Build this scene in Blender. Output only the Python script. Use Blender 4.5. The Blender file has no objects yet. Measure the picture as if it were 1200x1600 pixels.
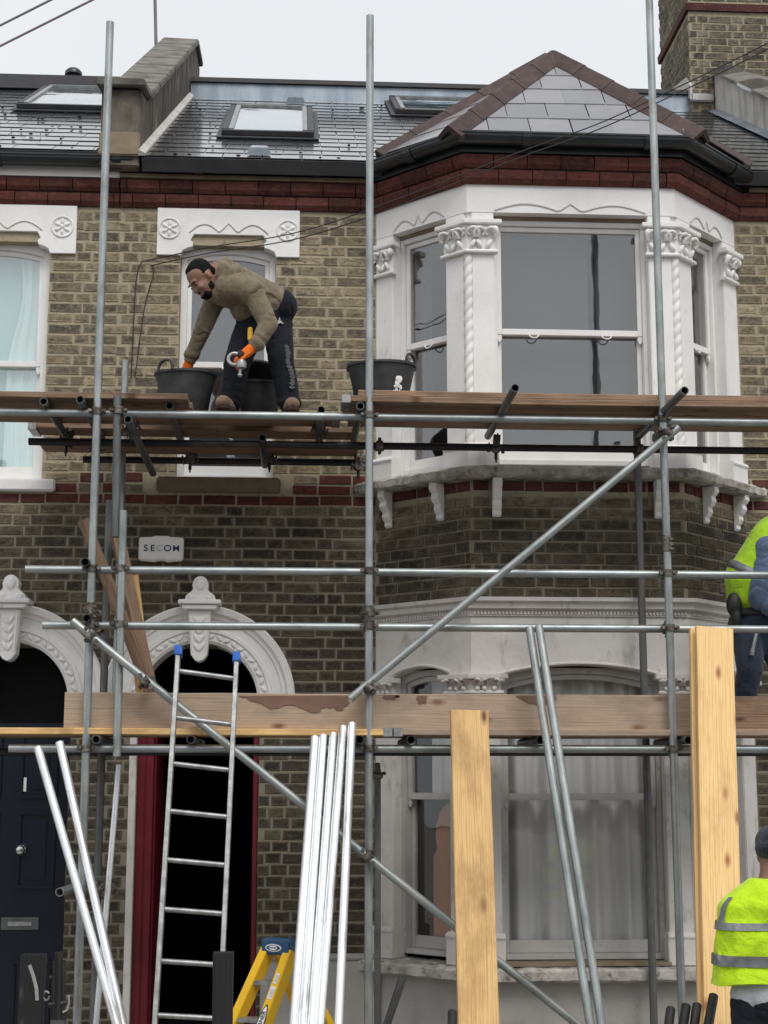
import bpy, bmesh, math, random
from mathutils import Vector, Matrix, noise, Euler

R = math.radians
random.seed(7)
S = bpy.context.scene
C = S.collection

# ------------------------------------------------------------------ camera, sky, sun, exposure
F, TILT, YAW, DIST, ZC = 2380.0, R(9.9), R(3.4), 10.6, 1.6
cd = bpy.data.cameras.new('camera'); cam = bpy.data.objects.new('camera', cd); C.objects.link(cam)
cam.location = (0, -DIST, ZC)
cam.rotation_euler = (R(90) + TILT, 0, -YAW)
cd.sensor_fit = 'VERTICAL'; cd.sensor_height = 36.0; cd.lens = F / 1600 * 36.0
cd.clip_start = 0.1; cd.clip_end = 1000
S.camera = cam
SUN_EL, SUN_AZ = R(52), R(200)
w = bpy.data.worlds.new('World'); S.world = w; w.use_nodes = True
nt = w.node_tree; nt.nodes.clear()
sky = nt.nodes.new('ShaderNodeTexSky'); sky.sky_type = 'NISHITA'; sky.sun_disc = False
sky.sun_elevation = SUN_EL; sky.sun_rotation = SUN_AZ; sky.dust_density = 6.0; sky.air_density = 1.0
sat = nt.nodes.new('ShaderNodeHueSaturation'); sat.inputs['Saturation'].default_value = 0.10
mixs = nt.nodes.new('ShaderNodeMix'); mixs.data_type = 'RGBA'; mixs.inputs[0].default_value = 0.86
tcw = nt.nodes.new('ShaderNodeTexCoord'); nzw = nt.nodes.new('ShaderNodeTexNoise')
nzw.inputs['Scale'].default_value = 2.2; nzw.inputs['Detail'].default_value = 3
crw = nt.nodes.new('ShaderNodeValToRGB')
crw.color_ramp.elements[0].position = 0.3; crw.color_ramp.elements[0].color = (7.3, 7.55, 7.85, 1)
crw.color_ramp.elements[1].position = 0.75; crw.color_ramp.elements[1].color = (8.2, 8.4, 8.65, 1)
bg = nt.nodes.new('ShaderNodeBackground'); bg.inputs['Strength'].default_value = 0.10
wo = nt.nodes.new('ShaderNodeOutputWorld')
L = nt.links.new
L(sky.outputs[0], sat.inputs['Color']); L(sat.outputs[0], mixs.inputs['A'])
L(tcw.outputs['Generated'], nzw.inputs['Vector']); L(nzw.outputs[0], crw.inputs[0]); L(crw.outputs[0], mixs.inputs['B'])
L(mixs.outputs['Result'], bg.inputs['Color']); L(bg.outputs[0], wo.inputs[0])
sl = bpy.data.lights.new('sun', 'SUN'); sl.energy = 1.5; sl.angle = R(30); sl.color = (1.0, 0.97, 0.93)
so = bpy.data.objects.new('sun', sl); C.objects.link(so)
so.rotation_euler = (R(90) - SUN_EL, 0, R(18))
S.view_settings.view_transform = 'Standard'; S.view_settings.look = 'None'
S.view_settings.exposure = 0.24; S.view_settings.gamma = 1.0
S.render.engine = 'CYCLES'
S.cycles.max_bounces = 6; S.cycles.transparent_max_bounces = 8; S.cycles.use_denoising = True

# ------------------------------------------------------------------ pixel -> place helpers (1200 x 1600 photograph)
fw = Vector((math.sin(YAW) * math.cos(TILT), math.cos(YAW) * math.cos(TILT), math.sin(TILT)))
rt = Vector((math.cos(YAW), -math.sin(YAW), 0)); upv = rt.cross(fw)
CAM = Vector((0, -DIST, ZC))
def at(px, py, Y):
    v = fw * F + rt * (px - 600) + upv * (800 - py)
    return CAM + v * ((Y + DIST) / v.y)
def atz(px, py, Z):
    v = fw * F + rt * (px - 600) + upv * (800 - py)
    return CAM + v * ((Z - ZC) / v.z)
def proj(p):
    d = Vector(p) - CAM; k = d.dot(fw)
    return 600 + F * d.dot(rt) / k, 800 - F * d.dot(upv) / k

# ------------------------------------------------------------------ materials
def rgb(c): return (c[0], c[1], c[2], 1)
class NT:
    def __init__(s, name):
        s.m = bpy.data.materials.new(name); s.m.use_nodes = True
        s.t = s.m.node_tree; s.t.nodes.clear()
        s.out = s.t.nodes.new('ShaderNodeOutputMaterial')
    def n(s, typ, **kw):
        x = s.t.nodes.new('ShaderNode' + typ)
        for k, v in kw.items():
            if k in ('op',): x.operation = v
            elif k == 'dt': x.data_type = v
            elif k == 'bt': x.blend_type = v
            else: x.inputs[k.replace('_', ' ')].default_value = v
        return x
    def l(s, a, b): s.t.links.new(a, b)
    def ramp(s, fac, cols, pos=None, interp='LINEAR'):
        r = s.t.nodes.new('ShaderNodeValToRGB'); e = r.color_ramp; e.interpolation = interp
        n = len(cols)
        pos = pos or [i / max(1, n - 1) for i in range(n)]
        while len(e.elements) < n: e.elements.new(0.5)
        for i in range(n): e.elements[i].position = pos[i]
        for i in range(n): e.elements[i].color = rgb(cols[i])
        s.l(fac, r.inputs[0]); return r.outputs[0]
    def math(s, op, a, b=None):
        x = s.t.nodes.new('ShaderNodeMath'); x.operation = op
        for i, q in enumerate((a, b)):
            if q is None: continue
            if isinstance(q, (int, float)): x.inputs[i].default_value = q
            else: s.l(q, x.inputs[i])
        return x.outputs[0]
    def mix(s, fac, a, b, bt='MIX'):
        x = s.t.nodes.new('ShaderNodeMix'); x.data_type = 'RGBA'; x.blend_type = bt
        for i, q in ((0, fac), ('A', a), ('B', b)):
            sk = x.inputs[i] if i == 0 else [k for k in x.inputs if k.name == i and k.type == 'RGBA'][0]
            if isinstance(q, (int, float)): sk.default_value = q
            elif isinstance(q, tuple): sk.default_value = rgb(q)
            else: s.l(q, sk)
        return [o for o in x.outputs if o.type == 'RGBA'][0]
    def coords(s, kind='Object', stretch=(1, 1, 1)):
        if kind == 'World':
            o = s.t.nodes.new('ShaderNodeNewGeometry').outputs['Position']
        else:
            o = s.t.nodes.new('ShaderNodeTexCoord').outputs[kind]
            oi = s.t.nodes.new('ShaderNodeObjectInfo')
            ad = s.t.nodes.new('ShaderNodeVectorMath'); ad.operation = 'MULTIPLY_ADD'
            cv = s.t.nodes.new('ShaderNodeCombineXYZ')
            s.l(oi.outputs['Random'], cv.inputs[0]); s.l(oi.outputs['Random'], cv.inputs[1]); s.l(oi.outputs['Random'], cv.inputs[2])
            s.l(cv.outputs[0], ad.inputs[0]); ad.inputs[1].default_value = (37, 53, 71); s.l(o, ad.inputs[2]); o = ad.outputs[0]
        if stretch != (1, 1, 1):
            m = s.t.nodes.new('ShaderNodeMapping'); m.inputs['Scale'].default_value = stretch
            s.l(o, m.inputs[0]); o = m.outputs[0]
        return o
    def noise(s, vec, scale, detail=6, rough=0.6, dist=0):
        x = s.n('TexNoise', Scale=scale, Detail=detail, Roughness=rough, Distortion=dist); s.l(vec, x.inputs['Vector']); return x.outputs[0]
    def bsdf(s, col, rough=0.7, metal=0, spec=0.5, bump=None, bstr=0.3, bdist=0.01, sheen=0, trans=0, coat=0):
        b = s.t.nodes.new('ShaderNodeBsdfPrincipled')
        for k, q in (('Base Color', col), ('Roughness', rough), ('Metallic', metal), ('Specular IOR Level', spec)):
            if isinstance(q, tuple): b.inputs[k].default_value = rgb(q)
            elif isinstance(q, (int, float)): b.inputs[k].default_value = q
            else: s.l(q, b.inputs[k])
        if sheen: b.inputs['Sheen Weight'].default_value = sheen
        if coat: b.inputs['Coat Weight'].default_value = coat
        if bump is not None:
            bp = s.n('Bump', Strength=bstr, Distance=bdist); s.l(bump, bp.inputs['Height']); s.l(bp.outputs[0], b.inputs['Normal'])
        s.l(b.outputs[0], s.out.inputs[0]); return b
def M(name, cols, rough=0.7, metal=0, scale=6, detail=6, stretch=(1, 1, 1), bump=0, bscale=60, bdist=0.01, coord='Object', spec=0.5, pos=None, rvar=0.0, rnd=0.0, sheen=0, dirt=None):
    t = NT(name); v = t.coords(coord, stretch)
    nz = t.noise(v, scale, detail)
    col = t.ramp(nz, cols, pos or [0.3 + 0.4 * i / max(1, len(cols) - 1) for i in range(len(cols))])
    if dirt:
        dcol, dscale, d0, d1, dst = dirt
        dv = t.coords(coord, dst); dn = t.noise(dv, dscale, 8, 0.7)
        mk = t.ramp(dn, [(0, 0, 0), (1, 1, 1)], [d0, d1]); col = t.mix(mk, col, dcol)
    if rnd:
        oi = t.t.nodes.new('ShaderNodeObjectInfo'); g = t.t.nodes.new('ShaderNodeNewGeometry')
        r = t.math('FRACT', t.math('ADD', oi.outputs['Random'], g.outputs['Random Per Island']))
        hv = t.t.nodes.new('ShaderNodeHueSaturation'); t.l(t.math('ADD', t.math('MULTIPLY', r, 2 * rnd), 1 - rnd), hv.inputs['Value']); t.l(col, hv.inputs['Color']); col = hv.outputs[0]
    ro = rough
    if rvar: ro = t.math('ADD', t.math('MULTIPLY', t.noise(t.coords(coord), 9, 5), 2 * rvar), rough - rvar)
    t.bsdf(col, ro, metal, spec, t.noise(t.coords(coord, stretch), bscale, 5) if bump else None, bump, bdist, sheen)
    return t.m
def brick_mat(name, pal, mottle, soot=None, red=False):
    t = NT(name); P = t.coords('World')
    oi = t.t.nodes.new('ShaderNodeObjectInfo'); g = t.t.nodes.new('ShaderNodeNewGeometry')
    r = t.math('FRACT', t.math('ADD', t.math('MULTIPLY', oi.outputs['Random'], 7.31), t.math('MULTIPLY', g.outputs['Random Per Island'], 5.77)))
    col = t.ramp(r, pal)
    n1 = t.noise(t.coords('World', (6, 6, 14)), 2.2, 8, 0.72, 1.2)
    col = t.mix(t.ramp(n1, [(0, 0, 0), (.9, .9, .9)], [0.47, 0.62]), col, mottle)
    n5 = t.noise(t.coords('World', (5, 5, 11)), 3.1, 7, 0.7, 2.0)
    col = t.mix(t.ramp(n5, [(0, 0, 0), (.8, .8, .8)], [0.53, 0.68]), col, (0.46, 0.40, 0.285) if not red else (0.28, 0.09, 0.06))
    big = t.ramp(t.noise(t.coords('World', (1, 1, 1.6)), 1.5, 6, 0.62, 0.8), [(.58, .57, .56), (1, 1, 1), (1.0, 1.0, 1.0)], [0.34, 0.55, 0.8])
    col = t.mix(1.0, col, big, 'MULTIPLY')
    n2 = t.noise(P, 30, 6, 0.7)
    col = t.mix(t.ramp(n2, [(0, 0, 0), (.75, .75, .75)], [0.5, 0.75]), col, t.mix(0.5, col, (0.5, 0.44, 0.31) if not red else (0.2, 0.06, 0.045)))
    if not red:
        at_ = t.t.nodes.new('ShaderNodeAttribute'); at_.attribute_name = 'core'
        eg = t.math('SUBTRACT', 1.0, at_.outputs['Fac'])
        ek = t.math('MULTIPLY', eg, t.math('ADD', 0.15, t.math('MULTIPLY', t.noise(P, 9, 5, .6), 1.1)))
        hv0 = t.t.nodes.new('ShaderNodeHueSaturation'); hv0.inputs['Value'].default_value = 0.72; t.l(col, hv0.inputs['Color'])
        col = t.mix(t.ramp(t.noise(P, 7, 4), [(0, 0, 0), (1, 1, 1)], [.4, .6]), col, t.mix(at_.outputs['Fac'], col, hv0.outputs[0]))
        col = t.mix(t.ramp(ek, [(0, 0, 0), (.8, .8, .8)], [.50, .85]), col, (0.40, 0.345, 0.245))
    n3 = t.noise(P, 90, 3, 0.6)
    col = t.mix(t.ramp(n3, [(0, 0, 0), (.6, .6, .6)], [0.62, 0.75]), col, (0.05, 0.045, 0.04))
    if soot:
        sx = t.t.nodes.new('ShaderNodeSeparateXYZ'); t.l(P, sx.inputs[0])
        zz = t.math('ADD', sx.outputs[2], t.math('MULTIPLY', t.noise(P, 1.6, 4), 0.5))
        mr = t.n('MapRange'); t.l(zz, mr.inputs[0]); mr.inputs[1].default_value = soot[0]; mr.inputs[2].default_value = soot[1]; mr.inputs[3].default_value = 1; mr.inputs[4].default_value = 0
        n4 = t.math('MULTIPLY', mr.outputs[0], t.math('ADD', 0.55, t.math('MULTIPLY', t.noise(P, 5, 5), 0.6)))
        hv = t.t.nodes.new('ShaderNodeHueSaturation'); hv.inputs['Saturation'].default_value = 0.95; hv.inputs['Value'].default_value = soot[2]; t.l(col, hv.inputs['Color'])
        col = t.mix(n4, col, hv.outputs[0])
    t.bsdf(col, 0.88, 0, 0.3, t.math('ADD', t.noise(P, 45, 8, 0.75), t.math('MULTIPLY', n1, 1.2)), 0.55, 0.012)
    return t.m
def wood_mat(name, light, dark, knot, stain=None, rough=0.75, ksc=5.0, seedrot=0):
    t = NT(name)
    v = t.coords('Object', (1.0, 14, 14)); n = t.noise(v, 2.6, 9, 0.65, 0.6)
    v2 = t.coords('Object', (0.35, 7, 5)); wv = t.n('TexWave', Scale=2.0, Distortion=7.0, Detail=3.0); wv.bands_direction = 'Y'; t.l(v2, wv.inputs['Vector']); wv.inputs['Detail Scale'].default_value = 1.2
    col = t.ramp(t.math('ADD', t.math('MULTIPLY', n, 0.65), t.math('MULTIPLY', wv.outputs['Fac'], 0.35)), [dark, light, light, dark], [0.28, 0.45, 0.58, 0.75])
    kv = t.coords('Object', (0.8, 2.0, 2.0)); vo = t.n('TexVoronoi', Scale=ksc, Randomness=1.0); vo.voronoi_dimensions = '2D'; t.l(kv, vo.inputs['Vector'])
    kn = t.ramp(vo.outputs['Distance'], [(1, 1, 1), (.55, .55, .55), (0, 0, 0)], [0.03, 0.06, 0.11])
    col = t.mix(kn, col, knot)
    if stain:
        sn = t.noise(t.coords('Object', (1, 2.2, 2.2)), 2.4, 7, 0.65); col = t.mix(t.ramp(sn, [(0, 0, 0), (.85, .85, .85)], [stain[1], stain[2]]), col, stain[0])
    oi = t.t.nodes.new('ShaderNodeObjectInfo')
    hv = t.t.nodes.new('ShaderNodeHueSaturation'); t.l(t.math('ADD', t.math('MULTIPLY', oi.outputs['Random'], 0.3), 0.85), hv.inputs['Value']); t.l(col, hv.inputs['Color'])
    t.bsdf(hv.outputs[0], rough, 0, 0.35, n, 0.35, 0.004)
    return t.m
def glass_mat(name, tint=(0.9, 0.95, 0.95), refl=0.10, wav=0.02):
    t = NT(name)
    tr = t.n('BsdfTransparent'); tr.inputs[0].default_value = rgb(tint)
    gl = t.n('BsdfGlossy', Roughness=0.015); gl.inputs[0].default_value = (1, 1, 1, 1)
    bp = t.n('Bump', Strength=wav, Distance=0.05); t.l(t.noise(t.coords('World'), 3.0, 2), bp.inputs['Height']); t.l(bp.outputs[0], gl.inputs['Normal'])
    fr = t.n('Fresnel'); ge = t.t.nodes.new('ShaderNodeNewGeometry')
    t.l(t.math('SUBTRACT', 1.55, t.math('MULTIPLY', ge.outputs['Backfacing'], 1.55 - 1 / 1.55)), fr.inputs['IOR']); mx = t.n('MixShader')
    f = t.math('ADD', fr.outputs[0], refl - 0.045)
    t.l(f, mx.inputs[0]); t.l(tr.outputs[0], mx.inputs[1]); t.l(gl.outputs[0], mx.inputs[2]); t.l(mx.outputs[0], t.out.inputs[0])
    return t.m

STOCK = [(0.19, 0.155, 0.10), (0.33, 0.27, 0.17), (0.12, 0.10, 0.072), (0.40, 0.33, 0.205), (0.23, 0.185, 0.12), (0.46, 0.385, 0.25), (0.15, 0.125, 0.09), (0.29, 0.24, 0.155), (0.085, 0.072, 0.058)]
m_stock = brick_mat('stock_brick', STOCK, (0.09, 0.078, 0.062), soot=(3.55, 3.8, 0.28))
m_chim = brick_mat('chimney_brick', [(r * .52, g * .55, b * .62) for r, g, b in STOCK], (0.07, 0.065, 0.055))
m_red = brick_mat('red_brick', [(0.105, 0.034, 0.027), (0.14, 0.043, 0.033), (0.07, 0.028, 0.024), (0.165, 0.056, 0.042), (0.05, 0.024, 0.022)], (0.06, 0.03, 0.026), red=True)
def mortar_mat():
    t = NT('mortar'); P = t.coords('World')
    col = t.ramp(t.noise(P, 14, 8, 0.7), [(0.21, 0.185, 0.135), (0.40, 0.35, 0.25), (0.28, 0.245, 0.18)], [0.3, 0.5, 0.7])
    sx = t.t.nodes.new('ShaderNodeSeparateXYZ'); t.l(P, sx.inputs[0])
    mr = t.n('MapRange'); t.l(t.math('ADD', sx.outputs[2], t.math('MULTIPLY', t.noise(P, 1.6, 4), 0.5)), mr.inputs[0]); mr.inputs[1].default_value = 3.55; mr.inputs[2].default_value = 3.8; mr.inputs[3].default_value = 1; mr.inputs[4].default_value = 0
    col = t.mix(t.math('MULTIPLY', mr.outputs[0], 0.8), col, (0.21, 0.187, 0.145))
    t.bsdf(col, 0.95, 0, 0.2, t.noise(P, 80, 6, 0.7), 0.6, 0.006); return t.m
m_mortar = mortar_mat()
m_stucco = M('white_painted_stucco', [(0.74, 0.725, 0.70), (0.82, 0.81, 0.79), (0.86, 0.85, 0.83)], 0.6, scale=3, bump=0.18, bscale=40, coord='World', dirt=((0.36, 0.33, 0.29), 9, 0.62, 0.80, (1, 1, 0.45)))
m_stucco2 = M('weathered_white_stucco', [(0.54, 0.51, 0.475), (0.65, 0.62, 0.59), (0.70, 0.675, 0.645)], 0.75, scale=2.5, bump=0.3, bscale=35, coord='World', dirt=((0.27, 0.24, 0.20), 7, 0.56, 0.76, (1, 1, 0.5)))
m_slab = M('flaking_stone_sill', [(0.24, 0.22, 0.19), (0.45, 0.42, 0.38), (0.6, 0.58, 0.55)], 0.85, scale=9, bump=0.7, bscale=26, coord='World', dirt=((0.12, 0.105, 0.085), 16, 0.53, 0.68, (1, 1, 1)))
m_render = M('grey_render', [(0.30, 0.285, 0.265), (0.38, 0.365, 0.34), (0.43, 0.415, 0.39)], 0.85, scale=2.2, bump=0.4, bscale=30, coord='World', dirt=((0.10, 0.085, 0.075), 11, 0.66, 0.74, (1, 1, 1)))
m_brownstone = M('brown_stone', [(0.17, 0.13, 0.085), (0.27, 0.22, 0.15)], 0.9, scale=7, bump=0.5, bscale=30, coord='World')
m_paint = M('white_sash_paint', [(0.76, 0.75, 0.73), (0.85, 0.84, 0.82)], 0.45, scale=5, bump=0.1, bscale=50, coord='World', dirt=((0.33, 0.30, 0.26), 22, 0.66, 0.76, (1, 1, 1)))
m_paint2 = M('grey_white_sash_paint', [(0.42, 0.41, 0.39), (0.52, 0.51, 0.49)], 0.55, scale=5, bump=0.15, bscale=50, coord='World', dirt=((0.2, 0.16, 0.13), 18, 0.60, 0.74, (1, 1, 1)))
m_glass = glass_mat('window_glass', (0.86, 0.87, 0.875), 0.115, 0.05)
m_glassg = glass_mat('ground_floor_glass', (0.97, 0.97, 0.97), 0.045)
m_glassl = glass_mat('pale_green_glass', (0.93, 0.98, 0.975), 0.16)
m_skyl = glass_mat('skylight_glass', (0.75, 0.8, 0.82), 0.22, 0.12)
m_skysheet = M('grey_sky_reflection', [(0.085, 0.085, 0.088), (0.11, 0.11, 0.113)], 0.9, scale=2, coord='World')  # grey sheets added behind upper panes; sky reflection put into their colour
m_blue = M('pale_blue_blind', [(0.52, 0.64, 0.655), (0.60, 0.71, 0.72)], 0.9, scale=1.5, coord='World')
m_curt = M('net_curtain', [(0.58, 0.585, 0.575), (0.70, 0.705, 0.695)], 0.95, scale=3, coord='World', stretch=(3, 3, 0.4))
m_curtw = M('white_curtain', [(0.8, 0.85, 0.85), (0.86, 0.9, 0.9)], 0.95, scale=2, coord='World')
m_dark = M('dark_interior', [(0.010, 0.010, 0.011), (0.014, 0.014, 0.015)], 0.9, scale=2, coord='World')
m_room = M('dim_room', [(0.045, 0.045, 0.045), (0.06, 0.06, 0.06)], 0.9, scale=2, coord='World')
def slate_mat(name, cols, rough, bumpy, coat=0.0):
    t = NT(name); P = t.coords('World')
    oi = t.t.nodes.new('ShaderNodeObjectInfo'); g = t.t.nodes.new('ShaderNodeNewGeometry')
    r = t.math('FRACT', t.math('ADD', t.math('MULTIPLY', oi.outputs['Random'], 3.7), g.outputs['Random Per Island']))
    col = t.mix(t.ramp(t.noise(P, 4, 6, 0.7), [(0, 0, 0), (.7, .7, .7)], [0.45, 0.7]), t.ramp(r, cols), cols[0])
    ro = t.math('ADD', t.math('MULTIPLY', t.noise(P, 1.7, 5), 0.35), rough - 0.17)
    b_ = t.bsdf(col, ro, 0, 0.6, t.noise(P, 24, 6, 0.6), bumpy, 0.006); b_.inputs['Coat Weight'].default_value = coat; b_.inputs['Coat Roughness'].default_value = 0.12; b_.inputs['Coat IOR'].default_value = 1.7; return t.m
m_slate = slate_mat('wet_slate', [(0.030, 0.032, 0.036), (0.045, 0.047, 0.053), (0.058, 0.06, 0.066), (0.038, 0.038, 0.044)], 0.26, 0.18, 1.0)
m_slatesky = slate_mat('sky_pale_slate', [(0.18, 0.18, 0.195), (0.22, 0.22, 0.235), (0.26, 0.255, 0.275), (0.20, 0.20, 0.212)], 0.36, 0.2, 0.4)  # base colour raised to stand in for sky reflected on the bay slates
m_lead = M('lead_flashing', [(0.16, 0.2, 0.25), (0.27, 0.32, 0.37), (0.42, 0.46, 0.5)], 0.4, 0.4, scale=4, stretch=(1, 1, 0.25), bump=0.2, bscale=20, coord='World')
m_hip = M('maroon_hip_tile', [(0.045, 0.028, 0.025), (0.07, 0.042, 0.037), (0.095, 0.06, 0.052)], 0.75, scale=12, bump=0.5, bscale=60, coord='World', rnd=0.2)
m_gutter = M('black_gutter', [(0.012, 0.015, 0.017), (0.025, 0.029, 0.032)], 0.32, scale=4, bump=0.1, bscale=20, coord='World', rvar=0.1)
m_felt = M('dark_roof_felt', [(0.03, 0.031, 0.034), (0.05, 0.05, 0.055)], 0.6, scale=6, coord='World')
m_moss = M('moss_and_debris', [(0.018, 0.016, 0.012), (0.04, 0.034, 0.02)], 0.95, scale=30, coord='World')
m_cope = M('mossy_coping', [(0.075, 0.07, 0.06), (0.15, 0.14, 0.12), (0.22, 0.205, 0.18)], 0.85, scale=6, bump=0.6, bscale=24, coord='World')
m_pararend = M('stained_render', [(0.028, 0.024, 0.02), (0.09, 0.075, 0.06), (0.21, 0.175, 0.135)], 0.9, scale=3.2, stretch=(1, 2.2, 0.7), bump=0.6, bscale=20, coord='World')
m_whiterend = M('stained_white_render', [(0.23, 0.21, 0.175), (0.5, 0.48, 0.44), (0.58, 0.565, 0.53)], 0.85, scale=2.2, stretch=(1, 2.5, 0.6), bump=0.4, bscale=25, coord='World')
m_fillet = M('mortar_fillet', [(0.42, 0.40, 0.37), (0.62, 0.6, 0.57)], 0.85, scale=10, bump=0.5, bscale=40, coord='World')
def galv(name, cols, rough, metal):
    t = NT(name); v = t.coords('Object', (1, 1, 0.4))
    col = t.ramp(t.noise(v, 9, 8, 0.68), cols, [0.28 + 0.44 * i / (len(cols) - 1) for i in range(len(cols))])
    rs = t.ramp(t.noise(t.coords('Object', (1, 1, 0.25)), 5, 8, 0.7), [(0, 0, 0), (.8, .8, .8)], [0.57, 0.72]); col = t.mix(rs, col, (0.16, 0.125, 0.10))
    ro = t.math('ADD', t.math('MULTIPLY', t.noise(v, 20, 5), 0.25), rough - 0.12)
    t.bsdf(col, ro, metal, 0.5, t.noise(t.coords('Object'), 60, 5), 0.12, 0.004); return t.m
m_galv = galv('galvanised_tube', [(0.18, 0.205, 0.205), (0.33, 0.36, 0.355), (0.46, 0.485, 0.475)], 0.42, 0.6)
m_galvd = galv('dull_dark_tube', [(0.08, 0.085, 0.085), (0.13, 0.135, 0.135), (0.19, 0.195, 0.19)], 0.5, 0.5)
m_bright = galv('bright_new_tube', [(0.72, 0.745, 0.77), (0.79, 0.81, 0.83), (0.84, 0.86, 0.88)], 0.33, 0.72)
m_blackt = galv('black_steel_tube', [(0.018, 0.018, 0.019), (0.03, 0.03, 0.031), (0.05, 0.048, 0.045)], 0.45, 0.4)
m_alu = M('aluminium', [(0.22, 0.225, 0.22), (0.33, 0.335, 0.33), (0.45, 0.455, 0.45)], 0.45, 0.7, scale=20, bump=0.1, bscale=90)
m_coup = M('coupler_steel', [(0.05, 0.045, 0.04), (0.13, 0.115, 0.10), (0.24, 0.22, 0.19)], 0.5, 0.7, scale=40, bump=0.3, bscale=120, rnd=0.35)
m_board = wood_mat('weathered_board', (0.29, 0.19, 0.125), (0.16, 0.10, 0.063), (0.08, 0.045, 0.026), ((0.11, 0.08, 0.06), 0.52, 0.7), 0.8, 2.6)
m_toe = wood_mat('toe_board_wood', (0.41, 0.315, 0.235), (0.31, 0.23, 0.165), (0.18, 0.085, 0.05), ((0.25, 0.19, 0.145), 0.5, 0.7), 0.8, 2.2)
m_pine = wood_mat('new_pine', (0.92, 0.64, 0.30), (0.76, 0.45, 0.17), (0.40, 0.16, 0.06), ((0.66, 0.40, 0.18), 0.52, 0.72), 0.6, 2.3)
m_pine2 = wood_mat('stained_pine', (0.79, 0.52, 0.235), (0.60, 0.36, 0.14), (0.16, 0.08, 0.03), ((0.44, 0.27, 0.115), 0.5, 0.7), 0.7, 2.0)
m_blackwood = wood_mat('black_painted_timber', (0.018, 0.018, 0.019), (0.010, 0.010, 0.011), (0.05, 0.05, 0.05), ((0.08, 0.08, 0.08), 0.6, 0.8), 0.55, 3)
m_damp = M('damp_brown_stain', [(0.15, 0.085, 0.055), (0.21, 0.125, 0.085)], 0.6, scale=8)
m_rubber = M('black_rubber', [(0.018, 0.019, 0.021), (0.032, 0.034, 0.037), (0.055, 0.057, 0.06)], 0.6, scale=9, bump=0.25, bscale=40, dirt=((0.13, 0.13, 0.13), 14, 0.64, 0.82, (1, 1, 0.5)))
m_splash = M('paint_splash', [(0.75, 0.75, 0.72), (0.8, 0.8, 0.78)], 0.6)
m_scuff = M('grey_scuff', [(0.22, 0.22, 0.215), (0.34, 0.34, 0.335)], 0.8, scale=30)
m_navyd = M('navy_door_paint', [(0.003, 0.005, 0.015), (0.005, 0.008, 0.02)], 0.3, scale=3, bump=0.05, bscale=40)
m_redp = M('red_frame_paint', [(0.13, 0.006, 0.016), (0.18, 0.009, 0.022)], 0.45, scale=4, bump=0.1, bscale=40, coord='World')
m_chrome = M('chrome', [(0.55, 0.55, 0.55), (0.75, 0.75, 0.75)], 0.18, 1.0, scale=10)
m_plastic = M('cream_plastic', [(0.76, 0.75, 0.70), (0.82, 0.81, 0.76)], 0.45, scale=6)
m_navyt = M('navy_print', [(0.012, 0.02, 0.12), (0.015, 0.025, 0.14)], 0.6)
m_palet = M('faded_print', [(0.40, 0.5, 0.44), (0.46, 0.55, 0.5)], 0.6)
m_whitet = M('white_print', [(0.7, 0.7, 0.7), (0.76, 0.76, 0.76)], 0.6)
m_blackpr = M('black_print', [(0.012, 0.012, 0.012), (0.02, 0.02, 0.02)], 0.6)
m_yellow = M('yellow_fibreglass', [(0.72, 0.42, 0.01), (0.83, 0.50, 0.015)], 0.4, scale=6, bump=0.08, bscale=60)
m_capb = M('blue_plastic', [(0.015, 0.06, 0.13), (0.025, 0.085, 0.17)], 0.4, scale=6)
m_tape = M('blue_tape', [(0.01, 0.09, 0.42), (0.02, 0.14, 0.55)], 0.6, scale=20, bump=0.4, bscale=60)
m_cable = M('black_cable', [(0.02, 0.019, 0.019), (0.035, 0.033, 0.033)], 0.7)
m_cablew = M('grey_pink_cable', [(0.16, 0.13, 0.14), (0.22, 0.18, 0.19)], 0.7)
def cloth(name, cols, scale=14, bump=0.5, bscale=20, fine=300, rough=0.92, sheen=0.2):
    t = NT(name); v = t.coords('Object')
    col = t.ramp(t.noise(v, scale, 6), cols, [0.3 + 0.4 * i / (len(cols) - 1) for i in range(len(cols))])
    h = t.math('ADD', t.noise(t.coords('Object', (1, 1, 1)), bscale, 4, 0.55, 1.0), t.math('MULTIPLY', t.noise(v, fine, 2), 0.12))
    t.bsdf(col, rough, 0, 0.25, h, bump, 0.02, sheen); return t.m
m_hood = cloth('tan_hoodie_fabric', [(0.13, 0.104, 0.064), (0.185, 0.15, 0.096), (0.235, 0.195, 0.13)])
m_trou = cloth('black_track_trousers', [(0.007, 0.009, 0.014), (0.015, 0.017, 0.026)], sheen=0.05)
m_jean = cloth('dark_denim', [(0.018, 0.026, 0.045), (0.035, 0.048, 0.078)])
m_denim = cloth('blue_denim_sleeve', [(0.07, 0.10, 0.17), (0.13, 0.17, 0.26)])
m_viz = cloth('hi_vis_yellow', [(0.45, 0.68, 0.012), (0.58, 0.84, 0.02)], bump=0.8, bscale=14)
m_vizg = cloth('hi_vis_green_yellow', [(0.33, 0.55, 0.02), (0.44, 0.70, 0.03)], bump=0.4)
m_refl = M('grey_reflective_tape', [(0.13, 0.14, 0.145), (0.22, 0.23, 0.235)], 0.5, 0.2, scale=30)
m_grey = cloth('light_grey_shirt', [(0.38, 0.40, 0.42), (0.5, 0.52, 0.54)])
m_boot = cloth('suede_boot', [(0.16, 0.105, 0.06), (0.27, 0.19, 0.12)], scale=30)
m_orange = cloth('orange_glove', [(0.75, 0.13, 0.02), (0.85, 0.2, 0.03)], sheen=0)
m_glovd = cloth('dark_glove_palm', [(0.045, 0.028, 0.022), (0.08, 0.05, 0.035)], sheen=0)
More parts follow.
